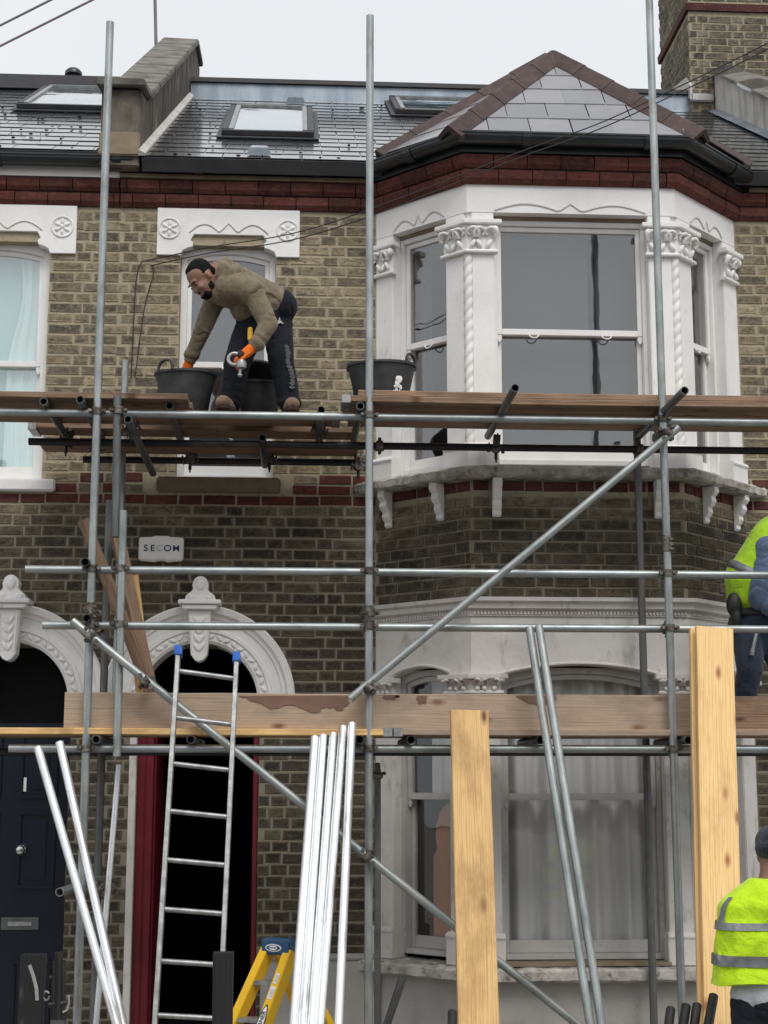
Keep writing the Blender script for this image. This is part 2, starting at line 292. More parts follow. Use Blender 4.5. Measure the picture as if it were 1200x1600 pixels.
m_skin = M('skin', [(0.22, 0.115, 0.075), (0.28, 0.15, 0.10)], 0.5, scale=20, bump=0.1, bscale=200)
m_hair = M('black_hair', [(0.005, 0.005, 0.006), (0.010, 0.009, 0.010)], 0.85, spec=0.15, scale=60, bump=0.6, bscale=160)
m_hat = cloth('dark_knit_cap', [(0.012, 0.016, 0.024), (0.03, 0.036, 0.048)], bump=0.8, bscale=60)
m_copper = M('brown_varnished_wood', [(0.30, 0.11, 0.035), (0.42, 0.17, 0.06)], 0.4, scale=4, stretch=(5, 5, 0.6), coord='World')
m_asph = M('asphalt', [(0.04, 0.04, 0.042), (0.06, 0.06, 0.062)], 0.9, scale=20, bump=0.5, bscale=120, coord='World')
m_pave = M('paving', [(0.22, 0.21, 0.20), (0.32, 0.31, 0.29)], 0.85, scale=3, bump=0.3, bscale=40, coord='World')

# ------------------------------------------------------------------ mesh helpers
def wloc(o):
    v = Vector((0, 0, 0))
    while o is not None: v += o.location; o = o.parent
    return v
def props(o, label=None, cat=None, group=None, kind=None):
    for k, v in (('label', label), ('category', cat), ('group', group), ('kind', kind)):
        if v: o[k] = v
    return o
def thing(name, label, cat, loc=(0, 0, 0), group=None):
    o = bpy.data.objects.new(name, None); C.objects.link(o); o.location = loc; o.empty_display_size = 0.1
    return props(o, label, cat, group)
def mkobj(name, me, mat, parent=None, mw=None):
    if mat is not None and not me.materials: me.materials.append(mat)
    o = bpy.data.objects.new(name, me); C.objects.link(o)
    if parent is not None: o.parent = parent
    m = mw if mw is not None else Matrix.Identity(4)
    m = Matrix.Translation(-wloc(parent)) @ m if parent is not None else m
    o.matrix_local = m
    return o
class Fr:
    def __init__(s, o, u):
        s.o = Vector((o[0], o[1], 0)); s.u = Vector((u[0], u[1], 0)).normalized(); s.n = Vector((s.u.y, -s.u.x, 0))
    def P(s, u, n, z): return s.o + s.u * u + s.n * n + Vector((0, 0, z))
WALL = Fr((0, 0), (1, 0))
class MB:
    def __init__(s): s.v = []; s.f = []
    def add(s, vs, fs):
        n = len(s.v); s.v += [Vector(v) for v in vs]; s.f += [tuple(i + n for i in f) for f in fs]
    def fbox(s, fr, u0, u1, n0, n1, z0, z1):
        vs = [fr.P(u, n, z) for z in (z0, z1) for (u, n) in ((u0, n0), (u1, n0), (u1, n1), (u0, n1))]
        s.add(vs, [(0, 1, 2, 3), (7, 6, 5, 4), (0, 4, 5, 1), (1, 5, 6, 2), (2, 6, 7, 3), (3, 7, 4, 0)])
    def box(s, x0, x1, y0, y1, z0, z1): s.fbox(WALL, x0, x1, -y0, -y1, z0, z1)
    def prism(s, pts0, pts1):
        n = len(pts0); s.add(list(pts0) + list(pts1), [tuple(range(n))[::-1], tuple(range(n, 2 * n))] + [(i, (i + 1) % n, n + (i + 1) % n, n + i) for i in range(n)])
    def fprism(s, fr, poly, n0, n1): s.prism([fr.P(u, n0, z) for u, z in poly], [fr.P(u, n1, z) for u, z in poly])
    def tube(s, p0, p1, r0, r1=None, n=14, caps=True, hollow=0.0):
        p0 = Vector(p0); p1 = Vector(p1); r1 = r0 if r1 is None else r1
        d = (p1 - p0).normalized(); a = d.orthogonal().normalized(); b = d.cross(a)
        ring = lambda p, r: [p + (a * math.cos(t) + b * math.sin(t)) * r for t in [2 * math.pi * i / n for i in range(n)]]
        rings = [ring(p0, r0), ring(p1, r1)]
        if hollow:
            rings = [ring(p0 + d * 0.12, r0 * 0.3), ring(p0 + d * 0.12, r0 * hollow), ring(p0, r0 * hollow), ring(p0, r0), ring(p1, r1), ring(p1, r1 * hollow), ring(p1 - d * 0.12, r1 * hollow), ring(p1 - d * 0.12, r1 * 0.3)]
        s.rings(rings, caps)
    def rings(s, rings, caps=True):
        n = len(rings[0]); vs = [v for r in rings for v in r]; fs = []
        for k in range(len(rings) - 1):
            for i in range(n): fs.append((k * n + i, k * n + (i + 1) % n, (k + 1) * n + (i + 1) % n, (k + 1) * n + i))
        if caps: fs += [tuple(range(n))[::-1], tuple(range((len(rings) - 1) * n, len(rings) * n))]
        s.add(vs, fs)
    def sweep(s, pts, r, n=8, rr=None):
        pts = [Vector(p) for p in pts]; rings = []; a = None
        for i, p in enumerate(pts):
            d = (pts[min(i + 1, len(pts) - 1)] - pts[max(i - 1, 0)]).normalized()
            a = d.orthogonal().normalized() if a is None else (a - d * a.dot(d)).normalized()
            b = d.cross(a); q = rr[i] if rr else r
            rings.append([p + (a * math.cos(t) + b * math.sin(t)) * q for t in [2 * math.pi * k / n for k in range(n)]])
        s.rings(rings)
    def lathe(s, c, prof, n=28, axis=Vector((0, 0, 1)), caps=True):
        c = Vector(c); a = axis.orthogonal().normalized(); b = axis.cross(a)
        s.rings([[c + axis * h + (a * math.cos(t) + b * math.sin(t)) * r for t in [2 * math.pi * i / n for i in range(n)]] for r, h in prof], caps)
    def ell(s, c, r, m=None, nu=14, nv=9):
        c = Vector(c); m = m or Matrix.Identity(3); rings = []
        for j in range(nv):
            ph = math.pi * (j + 0.5) / nv
            rings.append([c + m @ Vector((r[0] * math.sin(ph) * math.cos(t), r[1] * math.sin(ph) * math.sin(t), -r[2] * math.cos(ph))) for t in [2 * math.pi * i / nu for i in range(nu)]])
        s.rings(rings)
    def plan(s, prof, path, jit=0, step=None):
        """closed profile of (outward n, z) swept along a horizontal path with mitred corners"""
        path = [Vector((p[0], p[1])) for p in path]
        if step:
            q = [path[0]]
            for a, b in zip(path, path[1:]):
                k = max(1, int((b - a).length / step))
                q += [a.lerp(b, (i + 1) / k) for i in range(k)]
            path = q
        rings = []
        for i, p in enumerate(path):
            ns = []
            if i > 0: d = (path[i] - path[i - 1]).normalized(); ns.append(Vector((d.y, -d.x)))
            if i < len(path) - 1: d = (path[i + 1] - path[i]).normalized(); ns.append(Vector((d.y, -d.x)))
            m = ns[0] if len(ns) == 1 else (ns[0] + ns[1]) / (1 + ns[0].dot(ns[1]))
            rings.append([Vector((p.x + m.x * (n + random.uniform(-jit, jit)), p.y + m.y * (n + random.uniform(-jit, jit)), z + random.uniform(-jit, jit))) for n, z in prof])
        s.rings(rings)
    def build(s, name, mat, parent=None, smooth=False, label=None, cat=None, group=None, kind=None, bevel=0, origin=None):
        if not s.v: return None
        o0 = wloc(parent) if parent is not None else Vector(origin) if origin else Vector((sum(v.x for v in s.v) / len(s.v), sum(v.y for v in s.v) / len(s.v), min(v.z for v in s.v)))
        me = bpy.data.meshes.new(name); me.from_pydata([v - o0 for v in s.v], [], s.f)
        bm = bmesh.new(); bm.from_mesh(me); bmesh.ops.recalc_face_normals(bm, faces=bm.faces)
        if bevel:
            bmesh.ops.bevel(bm, geom=[e for e in bm.edges if len(e.link_faces) == 2 and e.calc_face_angle(0) > 0.6], offset=bevel, segments=2, affect='EDGES', clamp_overlap=True)
        bm.to_mesh(me); bm.free()
        if smooth:
            me.polygons.foreach_set('use_smooth', [True] * len(me.polygons))
            me.set_sharp_from_angle(angle=R(42))
        o = mkobj(name, me, mat, parent, Matrix.Translation(o0))
        return props(o, label, cat, group, kind)
def fr_matrix(x, z, p):
    x = x.normalized(); z = (z - x * z.dot(x)).normalized(); y = z.cross(x)
    return Matrix.Translation(p) @ Matrix((x, y, z)).transposed().to_4x4()
PMAT = {}
def plank(name, p0, p1, width, thick, face, mat, label=None, cat=None, group=None, parent=None, warp=0.004, bands=(False, False)):
    p0 = Vector(p0); p1 = Vector(p1); Ln = (p1 - p0).length; k = max(4, int(Ln / 0.18)); b = MB(); ph = random.uniform(0, 9)
    rings = []
    for i in range(k + 1):
        x = Ln * i / k; dz = warp * math.sin(x * 1.7 + ph); dy = warp * 0.6 * math.sin(x * 1.1 + ph * 2)
        c = 0.004; y = width / 2 + random.uniform(-.0015, .0015); z = thick / 2
        rings.append([Vector((x, a + dy, e + dz)) for a, e in ((-y, -z + c), (-y + c, -z), (y - c, -z), (y, -z + c), (y, z - c), (y - c, z), (-y + c, z), (-y, z - c))])
    b.rings(rings)
    me = bpy.data.meshes.new(name); me.from_pydata(b.v, [], b.f)
    bm = bmesh.new(); bm.from_mesh(me); bmesh.ops.recalc_face_normals(bm, faces=bm.faces); bm.to_mesh(me); bm.free()
    pm_ = fr_matrix(p1 - p0, Vector(face), p0); o = mkobj(name, me, mat, parent, pm_); PMAT[o.name] = pm_
    props(o, label, cat, group)
    for e, on in enumerate(bands):
        if on:
            q = MB(); x0 = 0 if e == 0 else Ln - 0.05
            y = width / 2 + 0.003; z = thick / 2 + 0.003 + warp
            xa, xb = (x0 - 0.004, x0 + 0.05) if e == 0 else (x0, x0 + 0.054)
            q.rings([[Vector((x, a, d)) for a, d in ((-y, -z), (y, -z), (y, z), (-y, z))] for x in (xa, xb)])
            m2 = bpy.data.meshes.new('end_band'); m2.from_pydata(q.v, [], q.f); m2.materials.append(m_alu)
            oo = bpy.data.objects.new('end_band', m2); C.objects.link(oo); oo.parent = o
    return o
def pipe(name, p0, p1, mat, parent=None, r=0.0245, hollow=0.84, n=20, label=None, cat=None, group=None):
    p0 = Vector(p0); p1 = Vector(p1); b = MB(); b.tube((0, 0, 0), (0, 0, (p1 - p0).length), r, n=n, hollow=hollow)
    me = bpy.data.meshes.new(name); me.from_pydata(b.v, [], b.f)
    bm = bmesh.new(); bm.from_mesh(me); bmesh.ops.recalc_face_normals(bm, faces=bm.faces); bm.to_mesh(me); bm.free()
    me.polygons.foreach_set('use_smooth', [True] * len(me.polygons)); me.set_sharp_from_angle(angle=R(42))
    d = (p1 - p0).normalized(); q = Vector((0, 0, 1)).rotation_difference(d)
    o = mkobj(name, me, mat, parent, Matrix.Translation(p0) @ q.to_matrix().to_4x4())
    return props(o, label, cat, group)
def text(body, size, mw, mat, parent, name, extr=0.0015, bold=0.0):
    cu = bpy.data.curves.new(name, 'FONT'); cu.body = body; cu.size = size; cu.align_x = 'CENTER'; cu.align_y = 'CENTER'; cu.extrude = extr; cu.offset = bold
    t = bpy.data.objects.new(name, cu); C.objects.link(t)
    dg = bpy.context.evaluated_depsgraph_get(); me = bpy.data.meshes.new_from_object(t.evaluated_get(dg))
    bpy.data.objects.remove(t); me.materials.clear(); me.name = name
    return mkobj(name, me, mat, parent, mw)
def wall_text_matrix(p, rx=90): return Matrix.Translation(p) @ Euler((R(90), 0, 0)).to_matrix().to_4x4()

# ------------------------------------------------------------------ brick laying
def brick_mesh(Ln, d, h, sd, nose=None):
    rnd = random.Random(sd); j = lambda a: rnd.uniform(-a, a)
    c = 0.005; x = Ln / 2; z = h / 2
    fr = [(-x + c + j(.003), -d + j(.002), -z + c + j(.002)), (x - c + j(.003), -d + j(.002), -z + c + j(.002)), (x - c + j(.003), -d + j(.002), z - c + j(.002)), (-x + c + j(.003), -d + j(.002), z - c + j(.002))]
    md = [(-x + j(.002), -d + .0045, -z + j(.0015)), (x + j(.002), -d + .0045, -z + j(.0015)), (x + j(.002), -d + .0045, z + j(.0015)), (-x + j(.002), -d + .0045, z + j(.0015))]
    bk = [(-x, .02, -z), (x, .02, -z), (x, .02, z), (-x, .02, z)]
    t_ = min(.3, .022 / Ln); inn = []
    for p, q in zip(fr, (fr[2], fr[3], fr[0], fr[1])): inn.append((p[0] + (q[0] - p[0]) * t_, -d + j(.0015), p[2] + (q[2] - p[2]) * .24))
    f = [(0, 1, 2, 3)]
    for a in (0, 4, 8):
        for i in range(4): f.append((a + 4 + i, a + 4 + (i + 1) % 4, a + (i + 1) % 4, a + i))
    me = bpy.data.meshes.new('brick'); me.from_pydata(inn + fr + md + bk, [], f)
    me.attributes.new('core', 'FLOAT', 'POINT').data.foreach_set('value', CORE); return me
CORE = [1.0] * 4 + [0.0] * 12
BH, BP = 0.077, 0.0085
VAR = {L0: [brick_mesh(L0, BP, BH - 0.012, hash((L0, k)) & 0xffff) for k in range(7)] for L0 in (0.222, 0.107)}
def courses(s0, s1, z0, z1, excl, seed, H=BH, st=0.222, hd=0.107, jt=0.014):
    rnd = random.Random(seed); out = []; k = 0; z = z0
    while z + H <= z1 + 0.02:
        zm = z + H / 2; s = s0 - (0.0 if k % 2 else (st + hd) / 2 + jt) - 0.15; i = k % 2
        free = [(s0, s1)]
        for a, b in excl(zm):
            nf = []
            for p, q in free:
                if b <= p or a >= q: nf.append((p, q)); continue
                if a > p: nf.append((p, a))
                if b < q: nf.append((b, q))
            free = nf
        while s < s1:
            Ln = (st if i % 2 else hd) + rnd.uniform(-.006, .006)
            for p, q in free:
                a, b = max(s, p), min(s + Ln, q)
                if b - a > 0.03: out.append((a + rnd.uniform(-.002, .002), b + rnd.uniform(-.002, .002), zm + rnd.uniform(-.0035, .0035)))
            s += Ln + jt; i += 1
        z += H; k += 1
    return out
def lay(fr, pieces, parent, mat, limit, name='brick', hide=lambda px, py: False, rest='rest_of_brickwork'):
    """the bricks that show largest become objects of their own, the rest are joined"""
    seen, other = [], []
    for a, b, z in pieces:
        px, py = proj(fr.P((a + b) / 2, 0, z))
        (seen if -15 < px < 1215 and -10 < py < 1610 and not hide(px, py) else other).append((a, b, z))
    seen.sort(key=lambda q: -(q[1] - q[0])); other += seen[limit:]; seen = seen[:limit]
    rot = Matrix((fr.u, -fr.n, Vector((0, 0, 1)))).transposed().to_4x4()
    def tm(a, b, z):
        L0 = 0.222 if b - a > 0.15 else 0.107
        return L0, Matrix.Translation(fr.P((a + b) / 2, 0, z)) @ rot @ Matrix.Diagonal((random.choice((1, -1)) * (b - a) / L0, 1, 1, 1))
    for q in seen:
        L0, m = tm(*q); o = mkobj(name, random.choice(VAR[L0]), None, parent, m)
        if not o.material_slots[0:]: o.data.materials.append(mat)
        o.material_slots[0].link = 'OBJECT'; o.material_slots[0].material = mat
    mb = MB()
    for q in other:
        L0, m = tm(*q); me = random.choice(VAR[L0])
        mb.add([m @ v.co for v in me.vertices], [tuple(p.vertices) for p in me.polygons])
    if other:
        o = mb.build(rest, mat, parent, kind='stuff')
        o.data.attributes.new('core', 'FLOAT', 'POINT').data.foreach_set('value', CORE * len(other))
def sub(path, s0, s1):
    """the piece of a polyline between two arc lengths"""
    path = [Vector((p[0], p[1])) for p in path]; out = []; acc = 0
    for i in range(len(path) - 1):
        a, b = path[i], path[i + 1]; ln = (b - a).length; last = i == len(path) - 2; first = i == 0
        lo, hi = (s0 - acc) / ln, (s1 - acc) / ln
        if (hi > 0 or first) and (lo < 1 or last):
            A = a.lerp(b, lo if first else max(0, lo)); B = a.lerp(b, hi if last else min(1, hi))
            if not out or (out[-1] - A).length > 1e-4: out.append(A)
            if (B - A).length > 1e-4: out.append(B)
        acc += ln
    return out
def moulded(path, prof, s0, s1, step, parent, mat, seed, name='red_brick', gap=0.007, skip=lambda s: False):
    rnd = random.Random(seed); s = s0 - rnd.uniform(0, step)
    while s < s1:
        a, b = max(s, s0), min(s + step, s1)
        if b - a > 0.02 and not skip((a + b) / 2):
            mb = MB(); e = rnd.uniform(-.004, .004); mb.plan([(n + e if n > 0 else n, z) for n, z in prof], sub(path, a + gap / 2, b - gap / 2))
            mb.build(name, mat, parent)
        s += step

# ------------------------------------------------------------------ ground
b = MB(); b.box(-60, 60, -70, 40, -0.56, -0.5); b.build('ground', m_asph, kind='structure')
b = MB(); b.box(-60, 60, -5.0, -2.75, -0.496, -0.37); b.build('pavement', m_pave, kind='structure', bevel=0.01)
b = MB(); b.box(-60, 60, -5.14, -5.005, -0.496, -0.365); b.build('kerb', m_render, kind='structure', bevel=0.015)
b = MB(); b.box(-60, 60, -2.745, -0.02, -0.496, -0.35); b.build('front_path', m_pave, kind='structure')
b = MB(); b.box(-60, 60, -9.8, -9.7, -0.4955, -0.4915); b.build('road_marking', m_whitet, kind='structure')

# ------------------------------------------------------------------ houses
XP, XR = -1.283, 4.12                      # party walls
house = thing('terraced_house', 'brown brick terraced house with white two-storey bay, slate roof and open red-framed doorway', 'house', (1.0, 0, -0.35))
houseL = thing('terraced_house', 'neighbouring brick house with navy panelled front door and pale blue upper window', 'house', (-2.4, 0, -0.35))
houseR = thing('terraced_house', 'neighbouring house with big brick chimney and white rendered parapet beside the bay roof', 'house', (4.4, 0, -0.35))
ZB = 5.672
CA = (-0.644, 2.118); CB = (-1.935, 2.118); RO, RI = 0.66, 0.40          # door arches
W1 = (-0.843, -0.154, 3.662, 5.40); WL = (-2.55, -1.774, 3.60, 5.40)
BAY = [(0.57, 0), (1.17, -0.6), (2.63, -0.6), (3.23, 0)]
# backing walls (mortar face) with openings
def backing(parent, x0, x1, z0, z1, holes, name='wall', th=0.26):
    mb = MB(); zs = sorted({z0, z1} | {z for h in holes for z in h[2:4] if z0 < z < z1})
    for a, c in zip(zs, zs[1:]):
        xs = [(x0, x1)]
        for h in holes:
            if h[2] < (a + c) / 2 < h[3]:
                nx = []
                for p, q in xs:
                    if h[1] <= p or h[0] >= q: nx.append((p, q)); continue
                    if h[0] > p: nx.append((p, h[0]))
                    if h[1] < q: nx.append((h[1], q))
                xs = nx
        for p, q in xs: mb.box(p, q, -0.003, th, a, c)
    return mb.build(name, m_mortar, parent)
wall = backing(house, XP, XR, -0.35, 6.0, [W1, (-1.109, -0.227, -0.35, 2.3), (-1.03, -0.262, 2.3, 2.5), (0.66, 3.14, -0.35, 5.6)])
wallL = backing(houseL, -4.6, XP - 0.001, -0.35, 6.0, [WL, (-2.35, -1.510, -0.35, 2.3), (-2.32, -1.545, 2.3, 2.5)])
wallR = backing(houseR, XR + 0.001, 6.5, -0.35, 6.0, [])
ZR0, ZR1 = 3.488, 3.719                    # lower red band
def exc(z):
    e = [(BAY[0][0] - 0.005, BAY[3][0] + 0.005)]
    if W1[2] - 0.09 < z < W1[3]: e.append((W1[0] - (0.13 if z < W1[2] else 0), W1[1] + (0.06 if z < W1[2] else 0)))
    if 5.315 < z: e.append((-1.012, 0.012))
    for cx, cz in (CA, CB):
        if z < cz: e.append((cx - RI - 0.03 if cx == CB[0] else -1.108, -0.229 if cx == CA[0] else -1.511))
        elif z < cz + RO - 0.06: h = math.sqrt((RO - 0.05) ** 2 - (z - cz) ** 2); e.append((cx - h, cx + h))
    return e
def excL(z):
    e = []
    if WL[2] - 0.03 < z < WL[3]: e.append((WL[0], WL[1]))
    if 5.31 < z: e.append((-2.7, -1.592))
    for cx, cz in (CA, CB):
        if z < cz: e.append((cx - RI - 0.03, -1.511) if cx == CB[0] else (-1.108, 0))
        elif z < cz + RO - 0.06: h = math.sqrt((RO - 0.05) ** 2 - (z - cz) ** 2); e.append((cx - h, cx + h))
    return e
hid = lambda px, py: 1085 < py < 1190 or (585 < px < 1150)
zlow = ZR0 - BH * 50
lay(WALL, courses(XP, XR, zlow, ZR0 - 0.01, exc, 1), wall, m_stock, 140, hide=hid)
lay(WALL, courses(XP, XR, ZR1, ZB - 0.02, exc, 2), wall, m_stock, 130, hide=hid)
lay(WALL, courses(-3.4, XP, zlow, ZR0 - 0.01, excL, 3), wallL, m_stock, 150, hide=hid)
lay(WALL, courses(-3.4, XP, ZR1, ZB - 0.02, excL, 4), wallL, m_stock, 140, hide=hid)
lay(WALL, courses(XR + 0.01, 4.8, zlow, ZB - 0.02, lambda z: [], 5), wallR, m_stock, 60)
# lower red band: three courses, the lowest whole, the others mixed with stocks
for (x0, x1, par, ex) in ((XP, BAY[0][0], wall, lambda s, z: z > 3.575 and -0.97 < s < -0.09), (-3.2, XP, wallL, lambda s, z: z > 3.575 and s < -1.675), (BAY[3][0], XR, wall, lambda s, z: False)):
    for k in range(3):
        z = ZR0 + BH * k; pc = [q for q in courses(x0, x1, z, z + BH - 0.001, lambda zz: [], 20 + k, hd=0.16) if not ex((q[0] + q[1]) / 2, z + 0.04)]
        rd = [q for i, q in enumerate(pc) if k == 0 or (i * 7 + k * 3) % 5 > 1]
        lay(WALL, rd, par, m_red, 60, 'red_brick', rest='red_bricks')
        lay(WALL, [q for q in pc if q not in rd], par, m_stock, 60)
# upper red moulded cornice, two courses, round the bay as well
CORN = [(XP, 0)] + BAY + [(XR, 0)]
def plen(p): return sum((Vector(a) - Vector(c)).length for a, c in zip(p, p[1:]))
p1 = [(-0.02, ZB), (0.022, ZB), (0.05, ZB + 0.03), (0.055, ZB + 0.07), (0.05, ZB + 0.092), (-0.02, ZB + 0.092)]
p2 = [(-0.02, ZB + 0.1), (0.06, ZB + 0.1), (0.085, ZB + 0.125), (0.09, ZB + 0.185), (-0.02, ZB + 0.19)]
cornice = MB(); cornice.plan([(-0.05, ZB + 0.002), (0.018, ZB + 0.002), (0.045, ZB + 0.1), (0.055, ZB + 0.195), (-0.05, ZB + 0.195)], CORN); cornice = cornice.build('brick_cornice', m_moss, house)
moulded(CORN, p1, 0, plen(CORN), 0.236, cornice, m_red, 5); moulded(CORN, p2, 0, plen(CORN), 0.236, cornice, m_red, 6)
CL = [(-3.4, 0), (XP - 0.004, 0)]
cl = MB(); cl.plan([(-0.05, ZB + 0.002), (0.018, ZB + 0.002), (0.045, ZB + 0.1), (0.055, ZB + 0.195), (-0.05, ZB + 0.195)], CL); cl = cl.build('brick_cornice', m_moss, houseL)
moulded(CL, p1, 0, plen(CL), 0.236, cl, m_red, 8); moulded(CL, p2, 0, plen(CL), 0.236, cl, m_red, 9)
CR = [(XR + 0.004, 0), (5.0, 0)]
cr = MB(); cr.plan([(-0.05, ZB + 0.002), (0.018, ZB + 0.002), (0.045, ZB + 0.1), (0.055, ZB + 0.195), (-0.05, ZB + 0.195)], CR); cr = cr.build('brick_cornice', m_moss, houseR)
moulded(CR, p1, 0, plen(CR), 0.236, cr, m_red, 10); moulded(CR, p2, 0, plen(CR), 0.236, cr, m_red, 11)

# ---- windows
def room(parent, fr, u0, u1, n0, z0, z1, depth, mat, name='room_shell'):
    mb = MB(); a, c, d = u0 - 0.03, u1 + 0.03, n0 - depth
    Q = [fr.P(a, n0, z0), fr.P(c, n0, z0), fr.P(c, n0, z1), fr.P(a, n0, z1), fr.P(a, d, z0), fr.P(c, d, z0), fr.P(c, d, z1), fr.P(a, d, z1)]
    mb.add(Q, [(4, 5, 6, 7), (0, 1, 5, 4), (1, 2, 6, 5), (2, 3, 7, 6), (3, 0, 4, 7)])
    return mb.build(name, mat, parent)
def arc_z(u, u0, u1, zs, rise):
    if rise <= 0: return zs
    h = (u1 - u0) / 2; Rr = (h * h + rise * rise) / (2 * rise); t = u - (u0 + u1) / 2
    return zs + rise - Rr + math.sqrt(max(0, Rr * Rr - t * t))
def arch_head(mb, fr, u0, u1, zs, rise, zt, n0, n1, k=14):
    """solid above a segmental opening"""
    us = [u0 + (u1 - u0) * i / k for i in range(k + 1)]
    mb.fprism(fr, [(u, arc_z(u, u0, u1, zs, rise)) for u in us] + [(u1, zt), (u0, zt)], n0, n1)
def sash(parent, fr, u0, u1, z0, z1, zm, n, paint, glass, rise=0.0, fw_=0.035, behind=None, lifts=True, horns=True):
    win = MB(); d = 0.11
    win.fbox(fr, u0, u0 + fw_, n - d, n, z0, z1); win.fbox(fr, u1 - fw_, u1, n - d, n, z0, z1)
    win.fbox(fr, u0 + fw_, u1 - fw_, n - d, n - 0.002, z0, z0 + 0.035)
    arch_head(win, fr, u0 + fw_, u1 - fw_, z1 - 0.035 - rise, rise, z1 + 0.002, n - d, n - 0.002, 12 if rise else 1)
    wn = win.build('window', paint, parent, bevel=0.003)
    a, c = u0 + fw_ + 0.001, u1 - fw_ - 0.001; zt = z1 - 0.037
    st = 0.032
    up = MB(); nu = n - 0.025
    up.fbox(fr, a, a + st, nu - 0.035, nu, zm - 0.02, zt - rise); up.fbox(fr, c - st, c, nu - 0.035, nu, zm - 0.02, zt - rise)
    up.fbox(fr, a + st, c - st, nu - 0.034, nu - 0.001, zm - 0.022, zm + 0.022)
    arch_head(up, fr, a, c, zt - rise - 0.035, rise, zt, nu - 0.034, nu - 0.001, 12 if rise else 1)
    if horns:
        for e in (a, c - st): up.fprism(fr, [(e, zm - 0.02), (e + st, zm - 0.02), (e + st, zm - 0.05), (e + st * .7, zm - 0.075), (e + st * .3, zm - 0.075), (e, zm - 0.05)], nu - 0.03, nu - 0.004)
    up.build('upper_sash', paint, wn, bevel=0.003)
    lo = MB(); nl = nu - 0.037
    lo.fbox(fr, a, a + st, nl - 0.035, nl, z0 + 0.036, zm + 0.018); lo.fbox(fr, c - st, c, nl - 0.035, nl, z0 + 0.036, zm + 0.018)
    lo.fbox(fr, a + st, c - st, nl - 0.034, nl - 0.001, z0 + 0.036, z0 + 0.115); lo.fbox(fr, a + st, c - st, nl - 0.034, nl - 0.001, zm - 0.018, zm + 0.018)
    lo.build('lower_sash', paint, wn, bevel=0.003)
    g = MB(); us = [a + st + (c - a - 2 * st) * i / 8 for i in range(9)]
    g.fprism(fr, [(a + st, zm)] + [(c - st, zm)] + [(u, arc_z(u, a, c, zt - rise - 0.03, rise)) for u in us[::-1]], nu - 0.02, nu - 0.016); g.build('pane', glass, wn)
    g = MB(); g.fbox(fr, a + st, c - st, nl - 0.02, nl - 0.016, z0 + 0.11, zm); g.build('pane', glass, wn)
    if lifts:
        for f in ((0.25, 0.75) if c - a > 0.6 else (0.5,)):
            u = a + (c - a) * f; lf = MB(); lf.sweep([fr.P(u + 0.034 * math.cos(t), nu + 0.014 * math.sin(t) + 0.002, zm - 0.016 - 0.03 * math.sin(t)) for t in [math.pi * i / 10 for i in range(11)]], 0.005, 8); lf.build('sash_lift', paint, wn, smooth=True)
    return wn
def folds(parent, fr, u0, u1, n, z0, z1, amp, wl, mat, name, seed=0, gather=None):
    rnd = random.Random(seed); k = int((u1 - u0) / 0.008); mb = MB(); zs = [z0 + (z1 - z0) * j / 10 for j in range(11)]; vs = []
    ph = [rnd.uniform(0, 6) for _ in range(3)]
    for j, z in enumerate(zs):
        for i in range(k + 1):
            t = i / k; u = u0 + (u1 - u0) * t
            if gather: u = gather(u, z)
            w_ = math.sin(2 * math.pi * t * (u1 - u0) / wl + ph[0] + 0.6 * math.sin(t * 9 + ph[1])) + 0.5 * math.sin(2 * math.pi * t * (u1 - u0) / wl * 2.3 + ph[2] + z * 0.4)
            vs.append(fr.P(u, n + amp * w_, z))
    mb.add(vs, [(j * (k + 1) + i, j * (k + 1) + i + 1, (j + 1) * (k + 1) + i + 1, (j + 1) * (k + 1) + i) for j in range(10) for i in range(k)])
    return mb.build(name, mat, parent, smooth=True)
def slab_piece(parent, fr, u0, u1, n0, n1, z0, z1, mat, name):
    mb = MB(); mb.fbox(fr, u0, u1, n0, n1, z0, z1); return mb.build(name, mat, parent)
# small upper window
wn = sash(house, WALL, W1[0] + 0.002, W1[1] - 0.002, W1[2] + 0.02, W1[3], 4.535, -0.07, m_paint, m_glass, rise=0.05, fw_=0.045)
slab_piece(wn, WALL, W1[0] + .05, W1[1] - .05, -0.24, -0.235, W1[2] + 0.1, W1[3], m_skysheet, 'pane_backing')  # added grey sheet, stands in for sky reflected in the glass
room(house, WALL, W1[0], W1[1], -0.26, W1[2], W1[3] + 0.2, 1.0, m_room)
sb = MB(); sb.box(W1[0] - 0.125, W1[1] + 0.05, -0.07, 0.12, W1[2] - 0.085, W1[2] + 0.018); sb.build('window_sill', m_brownstone, house, bevel=0.012)
# neighbour's window
wl_ = sash(houseL, WALL, WL[0], WL[1] - 0.004, WL[2] + 0.06, WL[3], 4.52, -0.07, m_paint, m_glassl, rise=0.05, fw_=0.05, lifts=False)
slab_piece(wl_, WALL, WL[0] + .05, WL[1] - .05, -0.20, -0.195, WL[2] + 0.1, WL[3], m_blue, 'pane_backing')
folds(wl_, WALL, -2.08, -1.83, -0.175, WL[2] + .1, WL[3] - .04, 0.012, 0.10, m_curtw, 'curtain', 3, gather=lambda u, z: u + 0.08 * max(0, math.sin((z - 4.6) * 3.2)) * (-1.85 - u) / 0.2)
room(houseL, WALL, WL[0], WL[1], -0.26, WL[2], WL[3] + 0.2, 1.0, m_room)
sb = MB(); sb.box(WL[0] - 0.06, WL[1] + 0.1, -0.06, 0.12, WL[2] - 0.03, WL[2] + 0.055); sb.build('window_sill', m_paint, houseL, bevel=0.01)
